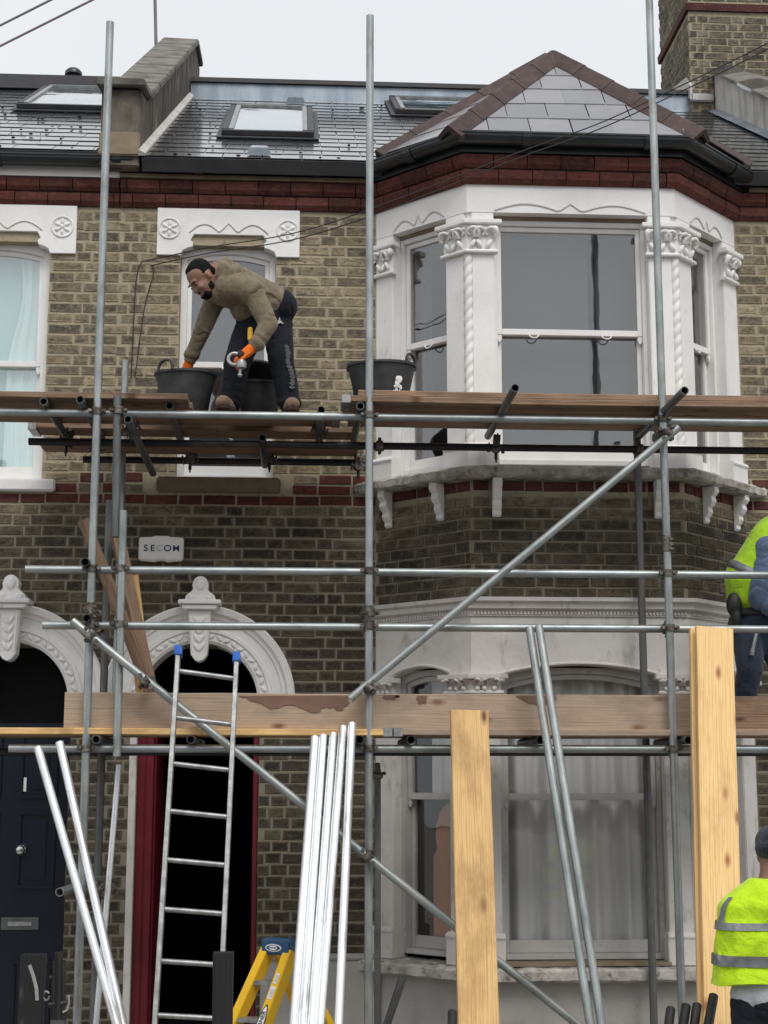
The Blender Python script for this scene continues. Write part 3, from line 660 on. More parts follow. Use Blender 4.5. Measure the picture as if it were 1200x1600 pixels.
# stucco lintel panels
def lintel(parent, x0, x1, o0, o1, z0, z1, name='stucco_lintel'):
    zo = z0 + 0.16; mb = MB()
    def ogee(x, s): return [(x, z0), (x + s * 0.012, z0 + 0.035), (x + s * 0.05, z0 + 0.055), (x + s * 0.085, z0 + 0.065), (x + s * 0.09, z0 + 0.10), (x + s * 0.07, z0 + 0.115), (x + s * 0.095, zo)]
    poly = [(x0, z0)] + ogee(o0, 1) + ogee(o1, -1)[::-1] + [(x1, z0), (x1, z1), (x0, z1)]
    mb.fprism(WALL, poly, -0.05, 0.028); pn = mb.build(name, m_stucco, parent, bevel=0.003)
    # moulded wooden head under the panel
    hd = MB(); hd.fprism(WALL, [(o0 + .004, z0 - .03), (o1 - .004, z0 - .03), (o1 - .004, z0 + .05), (o1 - .06, zo + .03), (o0 + .06, zo + .03), (o0 + .004, z0 + .05)], -0.20, -0.052)
    for x, s in ((o0, 1), (o1, -1)):
        c = Vector((x - s * 0.082, -0.03, z0 + 0.20))
        rs = MB(); rs.sweep([c + Vector((0.075 * math.cos(t), 0, 0.075 * math.sin(t))) for t in [2 * math.pi * i / 28 for i in range(29)]], 0.008, 6)
        for k in range(6):
            t = 2 * math.pi * k / 6 + 0.5; rs.ell(c + Vector((0.038 * math.cos(t), 0, 0.038 * math.sin(t))), (0.026, 0.010, 0.013), Matrix.Rotation(-t, 3, 'Y'), 8, 6)
        rs.ell(c, (0.018, 0.014, 0.018), None, 10, 6); rs.build('rosette', m_stucco, pn, smooth=True)
    cx = (o0 + o1) / 2; hw = (o1 - o0) / 2 - 0.06; gr = MB()
    pts = [(-hw, 0.0)] + [(-hw + hw * 0.74 * i / 10, 0.065 * math.sin(math.pi * i / 10 * 0.95)) for i in range(1, 11)] + [(-hw * .2, 0.015), (0, 0.075), (hw * .2, 0.015)] + [(hw - hw * 0.74 * i / 10, 0.065 * math.sin(math.pi * i / 10 * 0.95)) for i in range(10, 0, -1)] + [(hw, 0)]
    gr.sweep([Vector((cx + x, -0.029, zo + 0.012 + z)) for x, z in pts], 0.0065, 6); gr.build('hood_line', m_stucco2, pn, smooth=True)
lintel(house, -1.014, 0.014, W1[0], W1[1], 5.315, 5.671)
lintel(houseL, -2.73, -1.592, WL[0], WL[1], 5.31, 5.671)

# ---- door arches
def arch(parent, cx, cz, label_sx):
    mb = MB(); N = 40
    def ringpoly(r0, r1, n0, n1, t0=0, t1=math.pi, k=N):
        for i in range(k):
            a, c = t0 + (t1 - t0) * i / k, t0 + (t1 - t0) * (i + 1) / k
            mb.fprism(WALL, [(cx + r0 * math.cos(a), cz + r0 * math.sin(a)), (cx + r1 * math.cos(a), cz + r1 * math.sin(a)), (cx + r1 * math.cos(c), cz + r1 * math.sin(c)), (cx + r0 * math.cos(c), cz + r0 * math.sin(c))], n0, n1)
    # architrave: swept stepped profile
    prof = [(RI, -0.25), (RI, 0.03), (RI + .02, 0.045), (RI + .075, 0.045), (RI + .08, 0.06), (RI + .10, 0.06), (RI + .105, 0.038), (RO - .09, 0.038), (RO - .085, 0.055), (RO - .06, 0.055), (RO - .05, 0.085), (RO - .012, 0.095), (RO, 0.08), (RO, -0.01)]
    rings = [[WALL.P(cx + r * math.cos(t), n, cz + r * math.sin(t)) for r, n in prof] for t in [math.pi * i / 48 for i in range(49)]]
    mb.rings(rings); ar = mb.build('door_arch', m_stucco, parent)
    lf = MB()
    for i in range(26):
        t = math.pi * (i + 0.5) / 26; r = RI + 0.05
        lf.ell(WALL.P(cx + r * math.cos(t), 0.047, cz + r * math.sin(t)), (0.028, 0.012, 0.014), Matrix.Rotation(-t + (0.9 if i % 2 else 2.2), 3, 'Y'), 8, 5)
    lf.build('leaf_moulding', m_stucco, ar, smooth=True)
    # keystone with leaf relief, cap and trefoil finial
    kb = MB(); z0, z1 = cz + RI - 0.14, cz + RO - 0.045
    kb.fprism(WALL, [(cx - .055, z0 + .05), (cx - .03, z0 + .015), (cx, z0), (cx + .03, z0 + .015), (cx + .055, z0 + .05), (cx + .078, z1 - .0), (cx - .078, z1)], 0.0, 0.145)
    kb.fprism(WALL, [(cx - .11, z1 + .002), (cx + .11, z1 + .002), (cx + .125, z1 + .035), (cx - .125, z1 + .035)], 0.0, 0.185)
    kb.fprism(WALL, [(cx - .145, z1 + .037), (cx + .145, z1 + .037), (cx + .145, z1 + .068), (cx - .145, z1 + .068)], 0.0, 0.205)
    fz = z1 + 0.07
    fin = [(-.105, 0), (-.098, .035), (-.07, .055), (-.05, .075), (-.056, .11), (-.042, .148), (-.015, .168), (.015, .168), (.042, .148), (.056, .11), (.05, .075), (.07, .055), (.098, .035), (.105, 0)]
    kb.fprism(WALL, [(cx + x, fz + z) for x, z in fin], 0.0, 0.12)
    ks = kb.build('keystone', m_stucco, ar, bevel=0.005)
    rl = MB(); H = z1 - z0
    for sx in (-1, 1):
        rl.sweep([WALL.P(cx + sx * (.045 + .016 * k / 8), 0.148, z0 + .07 + (H - .1) * k / 8) for k in range(9)], 0.005, 6)
        for k in range(4): rl.ell(WALL.P(cx + sx * 0.018, 0.148, z0 + 0.10 + 0.06 * k), (0.012, 0.012, 0.034), Matrix.Rotation(sx * 0.55, 3, 'Y'), 8, 6)
        rl.ell(WALL.P(cx + sx * 0.062, 0.122, fz + 0.025), (0.03, 0.01, 0.02), None, 10, 6)
    rl.ell(WALL.P(cx, 0.125, fz + 0.11), (0.034, 0.012, 0.04), None, 12, 8)
    rl.build('leaf_relief', m_stucco, ks, smooth=True)
arch(house, *CA, 0); arch(houseL, *CB, 0)
# central open doorway: white reveal, red frame, dark hall
db = MB()
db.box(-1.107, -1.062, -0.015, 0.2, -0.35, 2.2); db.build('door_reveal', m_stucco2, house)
db = MB(); db.box(-1.060, -0.952, 0.09, 0.21, -0.35, 2.14); db.box(-1.058, -1.005, 0.06, 0.088, -0.35, 2.14); db.box(-0.266, -0.230, 0.02, 0.2, -0.35, 2.14); db.build('door_frame', m_redp, house, bevel=0.006)
db = MB(); db.box(-0.985, -0.945, 0.24, 1.0, -0.25, 2.1); db.build('open_door', m_redp, house, bevel=0.004)
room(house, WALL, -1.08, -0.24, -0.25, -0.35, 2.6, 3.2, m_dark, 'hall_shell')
db = MB(); db.box(-1.06, -0.23, -0.05, 0.24, -0.35, -0.2); db.build('door_step', m_render, house)
# neighbour's navy door
dd = MB(); dx0, dx1 = -2.34, -1.512; dd.box(dx0, dx1, 0.10, 0.15, -0.30, 1.97)
dob = dd.build('front_door', m_navyd, houseL)
for (a, c, z0, z1) in ((-2.24, -1.98, 1.46, 1.90), (-1.86, -1.60, 1.46, 1.90), (-2.24, -1.98, 0.86, 1.38), (-1.86, -1.60, 0.86, 1.38), (-2.24, -1.98, -0.12, 0.40), (-1.86, -1.60, -0.12, 0.40)):
    q = MB()
    for (p0, p1, p2, p3) in ((a, c, z0, z0 + .028), (a, c, z1 - .028, z1), (a, a + .028, z0 + .029, z1 - .029), (c - .028, c, z0 + .029, z1 - .029)): q.box(p0, p1, 0.082, 0.0985, p2, p3)
    q.box(a + .06, c - .06, 0.088, 0.0985, z0 + .06, z1 - .06); q.build('door_panel', m_navyd, dob, bevel=0.005)
kx = at(33, 1328, 0.08); q = MB(); q.lathe(kx + Vector((0, .02, 0)), [(0.03, 0), (0.03, 0.006), (0.014, 0.012), (0.014, 0.03), (0.03, 0.045), (0.034, 0.06), (0.024, 0.075), (0.004, 0.08)], 20, Vector((0, -1, 0))); q.build('door_knob', m_chrome, dob, smooth=True)
lx = at(31, 1443, 0.09); q = MB(); q.box(lx.x - .125, lx.x + .125, 0.086, 0.0985, lx.z - .042, lx.z + .042); q.build('letter_plate', m_galvd, dob, bevel=0.004)
q = MB(); q.box(lx.x - .08, lx.x + .08, 0.078, 0.085, lx.z - .016, lx.z + .012); q.build('letter_flap', m_alu, dob, bevel=0.003)
text('1', 0.13, wall_text_matrix(at(39, 1227, 0.095)), m_splash, dob, 'door_number', 0.004, 0.003)
room(houseL, WALL, dx0, dx1 + .02, -0.16, -0.35, 2.7, 0.3, m_dark, 'hall_shell')

# ---- the bay
PB = plen(BAY); SW = plen(BAY[:2]); FWD = 1.46
FACES = [Fr(BAY[0], (0.6, -0.6)), Fr(BAY[1], (1, 0)), Fr(BAY[2], (0.6, 0.6))]
OPEN = [(0.165, 0.655), (0.185, 1.265), (0.205, 0.665)]
WID = [SW, 1.46, SW]
bay = MB(); bay.plan([(-0.16, -0.35), (0.0, -0.35), (0.0, 0.325), (-0.16, 0.325)], BAY); bay = bay.build('bay_plinth', m_render, house)
# upper storey
bu = MB(); bu.plan([(-0.18, 5.47), (0, 5.47), (0, ZB + 0.001), (-0.18, ZB + 0.001)], BAY); frz = bu.build('upper_frieze', m_stucco, house)
def pilasters(z0, z1, mat, zr0, zr1):
    for i, f in enumerate(FACES):
        for j, (a, c) in enumerate(((0, OPEN[i][0]), (OPEN[i][1], WID[i]))):
            a2, c2 = (a, c)
            mb = MB()
            # keep the rope's notch at the bay angles
            nb = 0.03
            if (i, j) in ((0, 1), (1, 1)): c2 -= nb
            if (i, j) in ((1, 0), (2, 0)): a2 += nb
            mb.fbox(f, a2, c2, -0.15, 0, z0, z1)
            if i != 1 and ((i, j) in ((0, 0), (2, 1))): pass
            mb.build('pilaster', mat, house, bevel=0.006)
    for k, s in ((0, SW), (1, SW + 1.46)):
        p = Vector(BAY[1 + k]); nn = (FACES[0].n + FACES[1].n).normalized() if k == 0 else (FACES[1].n + FACES[2].n).normalized()
        core = MB(); c0 = Vector((p.x, p.y, 0)) - nn * 0.085; core.tube(c0 + Vector((0, 0, z0)), c0 + Vector((0, 0, z1)), 0.06, n=16); core.build('corner_core', mat, house, smooth=True)
        c0 = Vector((p.x, p.y, 0)) - nn * 0.022; rp = MB(); K = int((zr1 - zr0) / 0.008); rings = []
        for q in range(K + 1):
            z = zr0 + (zr1 - zr0) * q / K
            rings.append([c0 + Vector(((0.026 + 0.007 * abs(math.sin((t - z * 2 * math.pi / 0.16)))) * math.cos(t), (0.026 + 0.007 * abs(math.sin((t - z * 2 * math.pi / 0.16)))) * math.sin(t), z)) for t in [2 * math.pi * i / 24 for i in range(24)]])
        rp.rings(rings); rp.build('rope_column', mat, house, smooth=True)
pilasters(3.65, 5.47, m_stucco, 3.82, 5.165)
def capital(s0, s1, z0, z1, mat, ang=None):
    h = z1 - z0; mb = MB(); pth = sub(BAY, s0, s1)
    mb.plan([(-0.02, z1 - .035), (0.052, z1 - .035), (0.06, z1 - .03), (0.06, z1), (-0.02, z1)], sub(BAY, s0 - .05, s1 + .05))
    mb.plan([(-0.02, z0), (0.028, z0), (0.034, z0 + .012), (0.028, z0 + .026), (-0.02, z0 + .026)], sub(BAY, s0 - .025, s1 + .025))
    mb.plan([(-0.02, z0 + .026), (0.008, z0 + .026), (0.012, z0 + h * .5), (0.035, z1 - .036), (-0.02, z1 - .036)], sub(BAY, s0 - .01, s1 + .01))
    cp = mb.build('capital', mat, house, bevel=0.003)
    lf = MB(); rnd = random.Random(int(s0 * 1000)); span = s1 - s0; k = max(3, int(span / 0.062))
    def PP(s, n, z):
        e = sub(BAY, s - 0.001, s + 0.001); a, c = e[0], e[-1]; d = (c - a).normalized(); nn = Vector((d.y, -d.x)); m = (a + c) / 2
        return Vector((m.x + nn.x * n, m.y + nn.y * n, z)), Vector((nn.x, nn.y, 0)), Vector((d.x, d.y, 0))
    for i in range(k):
        s = s0 + span * (i + 0.5) / k; sd = 1 if i % 2 else -1
        pts = []
        for q in range(13):                                 # curling leaf / volute
            t = q / 12; a = -0.6 + 4.6 * t; rr = (0.034 - 0.021 * t) * h / 0.2
            p, nn, dd_ = PP(s, 0.028 + 0.03 * math.sin(math.pi * min(1, t * 1.4)), z0 + h * .60)
            pts.append(p + dd_ * (sd * rr * math.cos(a) * 1.25) + Vector((0, 0, rr * math.sin(a) * 1.1)))
        lf.sweep(pts, 0.01, 7, [0.015 * (1 - 0.6 * q / 12) * (h / 0.2) ** .5 for q in range(13)])
        p, nn, dd_ = PP(s + rnd.uniform(-.01, .01), 0.024, z0 + h * .28)
        lf.ell(p, (0.017, 0.017, 0.03 * h / 0.2), Matrix.Rotation(sd * 0.5, 3, 'Y'), 8, 6)
        p, nn, dd_ = PP(s + span / k * .5, 0.034, z0 + h * .72); lf.ell(p, (0.014, 0.014, 0.014), None, 8, 6)
    for s in (s0 - .005, s1 + .005):
        p, nn, dd_ = PP(s, 0.036, z1 - 0.062 * h / .2); lf.ell(p, (0.027, 0.027, 0.027 * h / .2), None, 10, 8)
    lf.build('leaf_carving', mat, cp, smooth=True)
def caps(z0, z1, mat):
    capital(0.03, OPEN[0][0] + .0, z0, z1, mat)
    capital(OPEN[0][1], SW + OPEN[1][0], z0, z1, mat)
    capital(SW + OPEN[1][1], SW + 1.46 + OPEN[2][0], z0, z1, mat)
    capital(SW + 1.46 + OPEN[2][1], PB - .03, z0, z1, mat)
caps(5.165, 5.40, m_stucco)
def bases(z0, z1, mat, top=0.03):
    for s0, s1 in ((0.01, OPEN[0][0]), (OPEN[0][1], SW + OPEN[1][0]), (SW + OPEN[1][1], SW + 1.46 + OPEN[2][0]), (SW + 1.46 + OPEN[2][1], PB - 0.01)):
        mb = MB(); mb.plan([(-0.1, z0), (0.03, z0), (0.03, z1 - .04), (0.042, z1 - .03), (0.035, z1 - .012), (0.012, z1), (-0.1, z1)], sub(BAY, s0 - .015, s1 + .015)); mb.build('pedestal', mat, house, bevel=0.004)
bases(3.66, 3.83, m_stucco)
def dark_line(f, c, hw, z, hgt, n, mat, parent):
    pts = [(-hw, 0.0)] + [(-hw + hw * 0.82 * i / 12, hgt * math.sin(math.pi * i / 12 * 0.97)) for i in range(1, 13)] + [(-hw * .13, 0.01), (0, hgt * 1.15), (hw * .13, 0.01)] + [(hw - hw * 0.82 * i / 12, hgt * math.sin(math.pi * i / 12 * 0.97)) for i in range(12, 0, -1)] + [(hw, 0)]
    g = MB(); g.sweep([f.P(c + x, n, z + y) for x, y in pts], 0.008, 6); g.build('hood_line', mat, parent, smooth=True)
for i, f in enumerate(FACES):
    u0, u1 = OPEN[i]
    hd = MB(); hd.fbox(f, u0 + .004, u1 - .004, -0.17, -0.075, 5.445, 5.472); hd.build('window_head', m_brownstone, house)  # brown tone imitates the shadow under the lintel
    wn = sash(house, f, u0 + .001, u1 - .001, 3.70, 5.444, 4.645 if i == 1 else 4.64, -0.085, m_paint, m_glass, fw_=0.03)
    if i == 1:
        slab_piece(wn, f, u0 + .04, u0 + .70, -0.27, -0.265, 3.75, 5.44, m_skysheet, 'pane_backing'); slab_piece(wn, f, u0 + .755, u1 - .04, -0.27, -0.265, 3.75, 5.44, m_skysheet, 'pane_backing')  # added grey sheets imitate the sky mirrored in the front panes
    else:
        folds(wn, f, u0 + (.03 if i == 0 else .2), u1 - (.34 if i == 0 else .03), -0.25, 3.75, 5.44, 0.008, 0.07, m_skysheet, 'curtain', i)
    dark_line(f, (u0 + u1) / 2, (u1 - u0) / 2 - .01, 5.485, 0.05 if i == 1 else 0.06, 0.001, m_stucco2, frz)
sl_ = MB(); sl_.plan([(-0.2, 3.585), (0.10, 3.575), (0.125, 3.59), (0.13, 3.635), (0.11, 3.652), (-0.2, 3.66)], [(BAY[0][0] - .06, 0.06)] + BAY[1:3] + [(BAY[3][0] + .06, 0.06)], 0.006, 0.045)
sl_.build('upper_sill_slab', m_slab, house)
# deck between the storeys closes the bay
fl = MB(); fl.prism([Vector((x, y + .1, 3.45)) for x, y in BAY], [Vector((x, y + .1, 3.57)) for x, y in BAY]); fl.build('bay_floor', m_dark, house)
# brackets under the slab
def bracket(s):
    e = sub(BAY, s - .001, s + .001); a, c = e[0], e[-1]; f = Fr((a + c) / 2, (c - a)); mb = MB(); w2 = 0.03
    prof = [(0, 3.575), (0.095, 3.575), (0.10, 3.535), (0.085, 3.515), (0.07, 3.505), (0.078, 3.47), (0.06, 3.44), (0.042, 3.43), (0.048, 3.40), (0.032, 3.37), (0.02, 3.365), (0.022, 3.335), (0.0, 3.32)]
    mb.prism([f.P(-w2, n, z) for n, z in prof], [f.P(w2, n, z) for n, z in prof]); mb.build('sill_bracket', m_stucco, house, bevel=0.003)
for s in (0.13, 0.60, SW + .18, SW + 1.28, SW + 1.46 + .27, SW + 1.46 + .70): bracket(s)
# brick belt between the storeys
bb = MB(); bb.plan([(-0.15, 2.77), (-0.009, 2.77), (-0.009, 3.58), (-0.15, 3.58)], BAY); bb = bb.build('bay_brick_belt', m_mortar, house)
for i, f in enumerate(FACES):
    g = Fr(f.P(0, -0.006, 0), f.u)
    cs = courses(0.002, WID[i] - .002, 2.775, 3.50, lambda z: [], 30 + i)
    lay(g, cs, bb, m_stock, 90 if i == 1 else 60)
    lay(g, courses(0.002, WID[i] - .002, 2.775 + BH * 9 + .03, 3.58, lambda z: [], 40 + i), bb, m_red, 20, 'red_brick')
# ground storey cornice with dentils, frieze with segmental heads
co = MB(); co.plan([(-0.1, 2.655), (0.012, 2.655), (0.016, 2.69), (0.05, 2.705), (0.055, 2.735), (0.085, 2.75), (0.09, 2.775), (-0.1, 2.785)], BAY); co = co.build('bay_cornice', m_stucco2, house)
dn = MB(); s = 0.03
while s < PB - 0.03:
    e = sub(BAY, s - .006, s + .006)
    if len(e) == 2: dn.plan([(0.01, 2.668), (0.026, 2.668), (0.026, 2.69), (0.01, 2.69)], e)
    s += 0.024
dn = dn.build('dentil_band', m_stucco2, co, kind='stuff')
for i, f in enumerate(FACES):
    u0, u1 = OPEN[i]; rise = 0.075 if i == 1 else 0.05; zs = 2.335 - rise; mb = MB()
    e0, e1 = (0, 0)
    arch_head(mb, f, u0, u1, zs, rise, 2.654, -0.15, 0.0, 16); mb.fbox(f, 0.0, u0, -0.15, 0, 2.272, 2.654); mb.fbox(f, u1, WID[i], -0.15, 0, 2.272, 2.654)
    fz_ = mb.build('lower_frieze', m_stucco2, house)
    k = MB(); k.sweep([f.P(u0 - .012 + (u1 - u0 + .024) * q / 16, 0.002, arc_z(u0 - .012 + (u1 - u0 + .024) * q / 16, u0 - .012, u1 + .012, zs + .012, rise)) for q in range(17)], 0.011, 7); k.build('arch_label', m_stucco2, fz_, smooth=True)
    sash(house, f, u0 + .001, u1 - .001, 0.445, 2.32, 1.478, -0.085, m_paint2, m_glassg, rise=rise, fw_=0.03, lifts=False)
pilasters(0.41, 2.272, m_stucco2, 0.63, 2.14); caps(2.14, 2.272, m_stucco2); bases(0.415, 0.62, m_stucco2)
for i, f in enumerate(FACES):
    u0, u1 = OPEN[i]
    if i != 0: folds(house, f, u0 + .05, u1 - .05, -0.23, 0.55, 2.33, 0.03, 0.24 if i == 1 else 0.14, m_curt, 'net_curtain', 5 + i)
    else: folds(house, f, u0 + .14, u1 - .02, -0.25, 1.46, 2.3, 0.012, 0.1, m_curt, 'net_curtain', 9)
wd = MB(); f = FACES[0]; wd.fprism(f, [(0.345, 0.45), (0.62, 0.45), (0.62, 1.45), (0.47, 1.44), (0.41, 1.38), (0.37, 1.29), (0.365, 1.2), (0.38, 1.12), (0.345, 1.09)], -0.225, -0.195); wd.build('wooden_cabinet', m_copper, house, bevel=0.01, label='brown wooden cabinet standing inside the lower bay window', cat=None)
s2 = MB(); s2.plan([(-0.16, 0.33), (0.095, 0.325), (0.125, 0.34), (0.13, 0.395), (0.11, 0.408), (-0.16, 0.415)], [(BAY[0][0] - .08, 0.08)] + BAY[1:3] + [(BAY[3][0] + .08, 0.08)], 0.005, 0.05); s2.build('lower_sill_slab', m_slab, house)
s3 = MB(); s3.fbox(FACES[1], OPEN[1][0] - .0, OPEN[1][1] + .0, -0.14, 0.04, 0.417, 0.44); s3.build('timber_sill', m_brownstone, house)
# rooms behind the bay
rb = MB(); PL = [Vector((x, y, 0)) for x, y in [(0.70, 0.3), (0.70, 0.05), (1.28, -0.40), (2.52, -0.40), (3.10, 0.05), (3.10, 0.3)]]
for z0, z1, dep in ((3.58, 5.6, 1.6), (0.0, 2.7, 1.6)):
    a = [(0.64, 0.02), (3.16, 0.02), (3.16, 2.2), (0.64, 2.2)]
    q = MB(); q.add([Vector((x, y, z)) for z in (z0, z1) for x, y in a], [(1, 5, 6, 2), (2, 6, 7, 3), (3, 7, 4, 0)])
    q.add([Vector((x, y + .12, z0)) for x, y in BAY] + [Vector((3.16, 2.2, z0)), Vector((0.64, 2.2, z0))], [(0, 1, 2, 3, 4, 5)])
    q.add([Vector((x, y + .12, z1)) for x, y in BAY] + [Vector((3.16, 2.2, z1)), Vector((0.64, 2.2, z1))], [(0, 1, 2, 3, 4, 5)])
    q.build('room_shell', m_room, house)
# low rendered wall beside the bay
lw = MB(); lw.box(-0.20, 0.60, -0.06, -0.012, -0.35, 0.40); lw.box(-0.22, 0.60, -0.075, -0.012, 0.402, 0.44); lw.build('rendered_plinth', m_render, house, bevel=0.01)

# ---- roofs
PITCH = R(31); EY, EZ = -0.20, 5.985
RU = Vector((0, math.cos(PITCH), math.sin(PITCH))); RN = Vector((0, -math.sin(PITCH), math.cos(PITCH)))
def onroof(px, py, lift=0.0):
    v = fw * F + rt * (px - 600) + upv * (800 - py); p0 = Vector((0, EY, EZ)) + RN * lift
    return CAM + v * ((p0 - CAM).dot(RN) / v.dot(RN))
def clip(poly, edge):
    (ax, ay), (bx, by) = edge; out = []
    side = lambda p: (bx - ax) * (p[1] - ay) - (by - ay) * (p[0] - ax)
    for i in range(len(poly)):
        p, q = poly[i], poly[(i + 1) % len(poly)]; a, c = side(p), side(q)
        if a >= 0: out.append(p)
        if (a >= 0) != (c >= 0): t = a / (a - c); out.append((p[0] + (q[0] - p[0]) * t, p[1] + (q[1] - p[1]) * t))
    return out
def slates(parent, o, e, up_, poly, gauge, wdt, limit, mat, seed, th=0.0045, mosaic=0.0):
    """courses of slates on a plane: o origin, e along the eaves, up_ up the slope; poly (ccw) clips"""
    rnd = random.Random(seed); nrm = e.cross(up_); xs = [p[0] for p in poly]; ys = [p[1] for p in poly]; items = []
    r = 0; y = min(ys)
    while y < max(ys):
        x = min(xs) - wdt * (0.5 if r % 2 else 0.0) - rnd.uniform(0, .02)
        while x < max(xs):
            dx = rnd.uniform(-.003, .003); dy = rnd.uniform(-.006, .006)
            p = [(x + .003 + dx, y + dy), (x + wdt - .003 + dx, y + dy + rnd.uniform(-.004, .004)), (x + wdt - .003 + dx, y + gauge + .05), (x + .003 + dx, y + gauge + .05)]
            for i in range(len(poly)):
                p = clip(p, (poly[i], poly[(i + 1) % len(poly)]))
                if len(p) < 3: break
            if len(p) >= 3:
                ar = abs(sum(p[i][0] * p[(i + 1) % len(p)][1] - p[(i + 1) % len(p)][0] * p[i][1] for i in range(len(p)))) / 2
                if ar > 0.0015: items.append((p, y, rnd.uniform(0, .004)))
            x += wdt
        y += gauge; r += 1
    def geo(p, y, k):
        low = [o + e * a + up_ * c + nrm * (0.001 + k * .4 + 0.006 * max(0, 1 - (c - y) / gauge)) for a, c in p]
        return low, [v + nrm * th for v in low]
    seen, rest = [], []
    for it in items:
        c = sum((o + e * a + up_ * q for a, q in it[0]), Vector()) / len(it[0]); px, py = proj(c)
        (seen if -10 < px < 1210 and 0 < py < 300 else rest).append(it)
    rest += seen[limit:]; seen = seen[:limit]
    for it in seen:
        mb = MB(); mb.prism(*geo(*it)); mb.build('slate', mat, parent)
    mb = MB()
    for it in rest: mb.prism(*geo(*it))
    if rest: mb.build('rest_of_slates', mat, parent, kind='stuff')
EX = Vector((1, 0, 0)); SLEN = 3.95
def roof(parent, x0, x1, poly, limit, seed, sh=0.0):
    rb_ = MB(); o = Vector((0, EY, EZ + sh))
    rb_.prism([o + EX * x + RU * y for x, y in ((x0, -.02), (x1, -.02), (x1, SLEN + .1), (x0, SLEN + .1))], [o + EX * x + RU * y - RN * .1 for x, y in ((x0, -.02), (x1, -.02), (x1, SLEN + .1), (x0, SLEN + .1))])
    r_ = rb_.build('roof', m_felt, parent)
    slates(r_, o, EX, RU, poly, 0.232, 0.285, limit, m_slate, seed)
    return r_
XPW0, XPW1 = -1.42, -1.14
YBK = 3.6; SKW = (at(305, 78, YBK).x - XPW1) / (YBK + .2)          # the party wall runs back slightly askew
def skx(x, y): return x + SKW * (y + .2)
TOPY = EY + math.cos(PITCH) * 3.95
rf = roof(house, XPW1 + .02, 4.3, [(XPW1 + .03, 0), (4.3, 0), (4.3, SLEN), (skx(XPW1, TOPY) + .03, SLEN)], 300, 3)
rfL = roof(houseL, -4.8, XPW0 + .1, [(-4.6, 0), (XPW0 - .03, 0), (skx(XPW0, TOPY) - .03, SLEN), (-4.6, SLEN)], 220, 4, 0.03)
rfR = roof(houseR, 4.5, 6.5, [(4.55, 0), (5.4, 0), (5.4, SLEN), (4.55, SLEN)], 20, 6)
top = Vector((0, EY, EZ)) + RU * SLEN
# lead upstand, dark capping and flat roof behind
ld = MB(); ld.box(skx(XPW1, TOPY) + .01, 4.3, top.y - .03, top.y + .01, top.z - .04, top.z + .145); ld.build('lead_upstand', m_lead, rf)
ld = MB(); ld.box(skx(XPW1, TOPY) + .01, 4.3, top.y - .06, top.y + 3.0, top.z + .147, top.z + .19); ld.build('roof_capping', m_felt, rf)
ld = MB(); ld.box(-5.0, skx(XPW0, TOPY), top.y - .02, top.y + 3.0, top.z + .05, top.z + .19); ld.build('roof_capping', m_felt, rfL)
# lumps of moss and dirt caught on the slates
def moss(parent, n, x0, x1, y0, y1, sd, sh=0):
    rnd = random.Random(sd); mb = MB()
    for _ in range(n):
        p = Vector((0, EY, EZ + sh)) + EX * rnd.uniform(x0, x1) + RU * (0.232 * rnd.randint(int(y0 / .232), int(y1 / .232)) - 0.004) + RN * 0.024; s = rnd.uniform(.005, .012)
        mb.ell(p, (s * rnd.uniform(1, 2.2), s, s * .8), None, 7, 5)
    mb.build('moss', m_moss, parent, kind='stuff')
moss(rf, 34, XPW1 + .2, 1.3, 0, 3.6, 1); moss(rfL, 70, -3.6, XPW0 - .1, 0, 3.2, 2, .03)
# bay roof: front and canted facets with maroon hips
AP = Vector((1.905, 0.02, 6.925)); o_ = 0.16; t2 = o_ * math.tan(R(22.5))
E0 = at(597, 246, -0.14); E1 = at(704, 212, -0.78); E2 = at(1094, 217, -0.78); E3 = at(1168, 262, -0.14)
AB = Vector((1.905, EY + (6.925 - 5.985) / math.tan(PITCH), 6.925))
bk = MB(); bk.add([E0, E1, E2, E3, AP, AB, Vector((E3.x, .1, 5.95)), Vector((E0.x, .1, 5.95))], [(0, 1, 4), (1, 2, 4), (2, 3, 4), (0, 4, 5), (3, 5, 4), (0, 3, 2, 1)])
br_ = bk.build('bay_roof', m_felt, house)
for a, c, lim, sd in ((E0, E1, 30, 1), (E1, E2, 60, 2), (E2, E3, 30, 3)):
    e = (c - a).normalized(); n = e.cross(AP - a).normalized(); u_ = n.cross(e); ln = (c - a).length; d = AP - a
    slates(br_, a + n * 0.012, e, u_, [(0, 0), (ln, 0), (d.dot(e), d.dot(u_))], 0.235, 0.29, lim, m_slatesky, 20 + sd)
for a, c in ((E0, AB), (AB, E3)):
    pass
def hip_tiles(a, c, nrm, parent, r=0.080):
    d = (c - a); k = max(2, int(round(d.length / 0.30))); d0 = d.normalized(); sd = d0.cross(nrm).normalized(); n2 = sd.cross(d0)
    for i in range(k):
        p0 = a + d * (i / k) - d0 * 0.012; p1 = a + d * ((i + 1) / k) + d0 * 0.012; lift = 0.0
        mb = MB()
        def sec(p, o): return [p + sd * (x * r) + n2 * (y * r + o + .03) for x, y in ((-1.2, -.42), (-.6, .1), (-.12, .5), (.12, .5), (.6, .1), (1.2, -.42), (1.14, -.82), (0, .06), (-1.14, -.82))]
        mb.rings([sec(p0, 0.006), sec(p1, 0.0)]); mb.build('hip_tile', m_hip, parent)
def nn3(a, b_, c): return (b_ - a).cross(c - a).normalized()
nf = nn3(E1, E2, AP); nl_ = nn3(E0, E1, AP); nr_ = nn3(E2, E3, AP)
hip_tiles(E1, AP, (nf + nl_), br_); hip_tiles(E2, AP, (nf + nr_), br_)
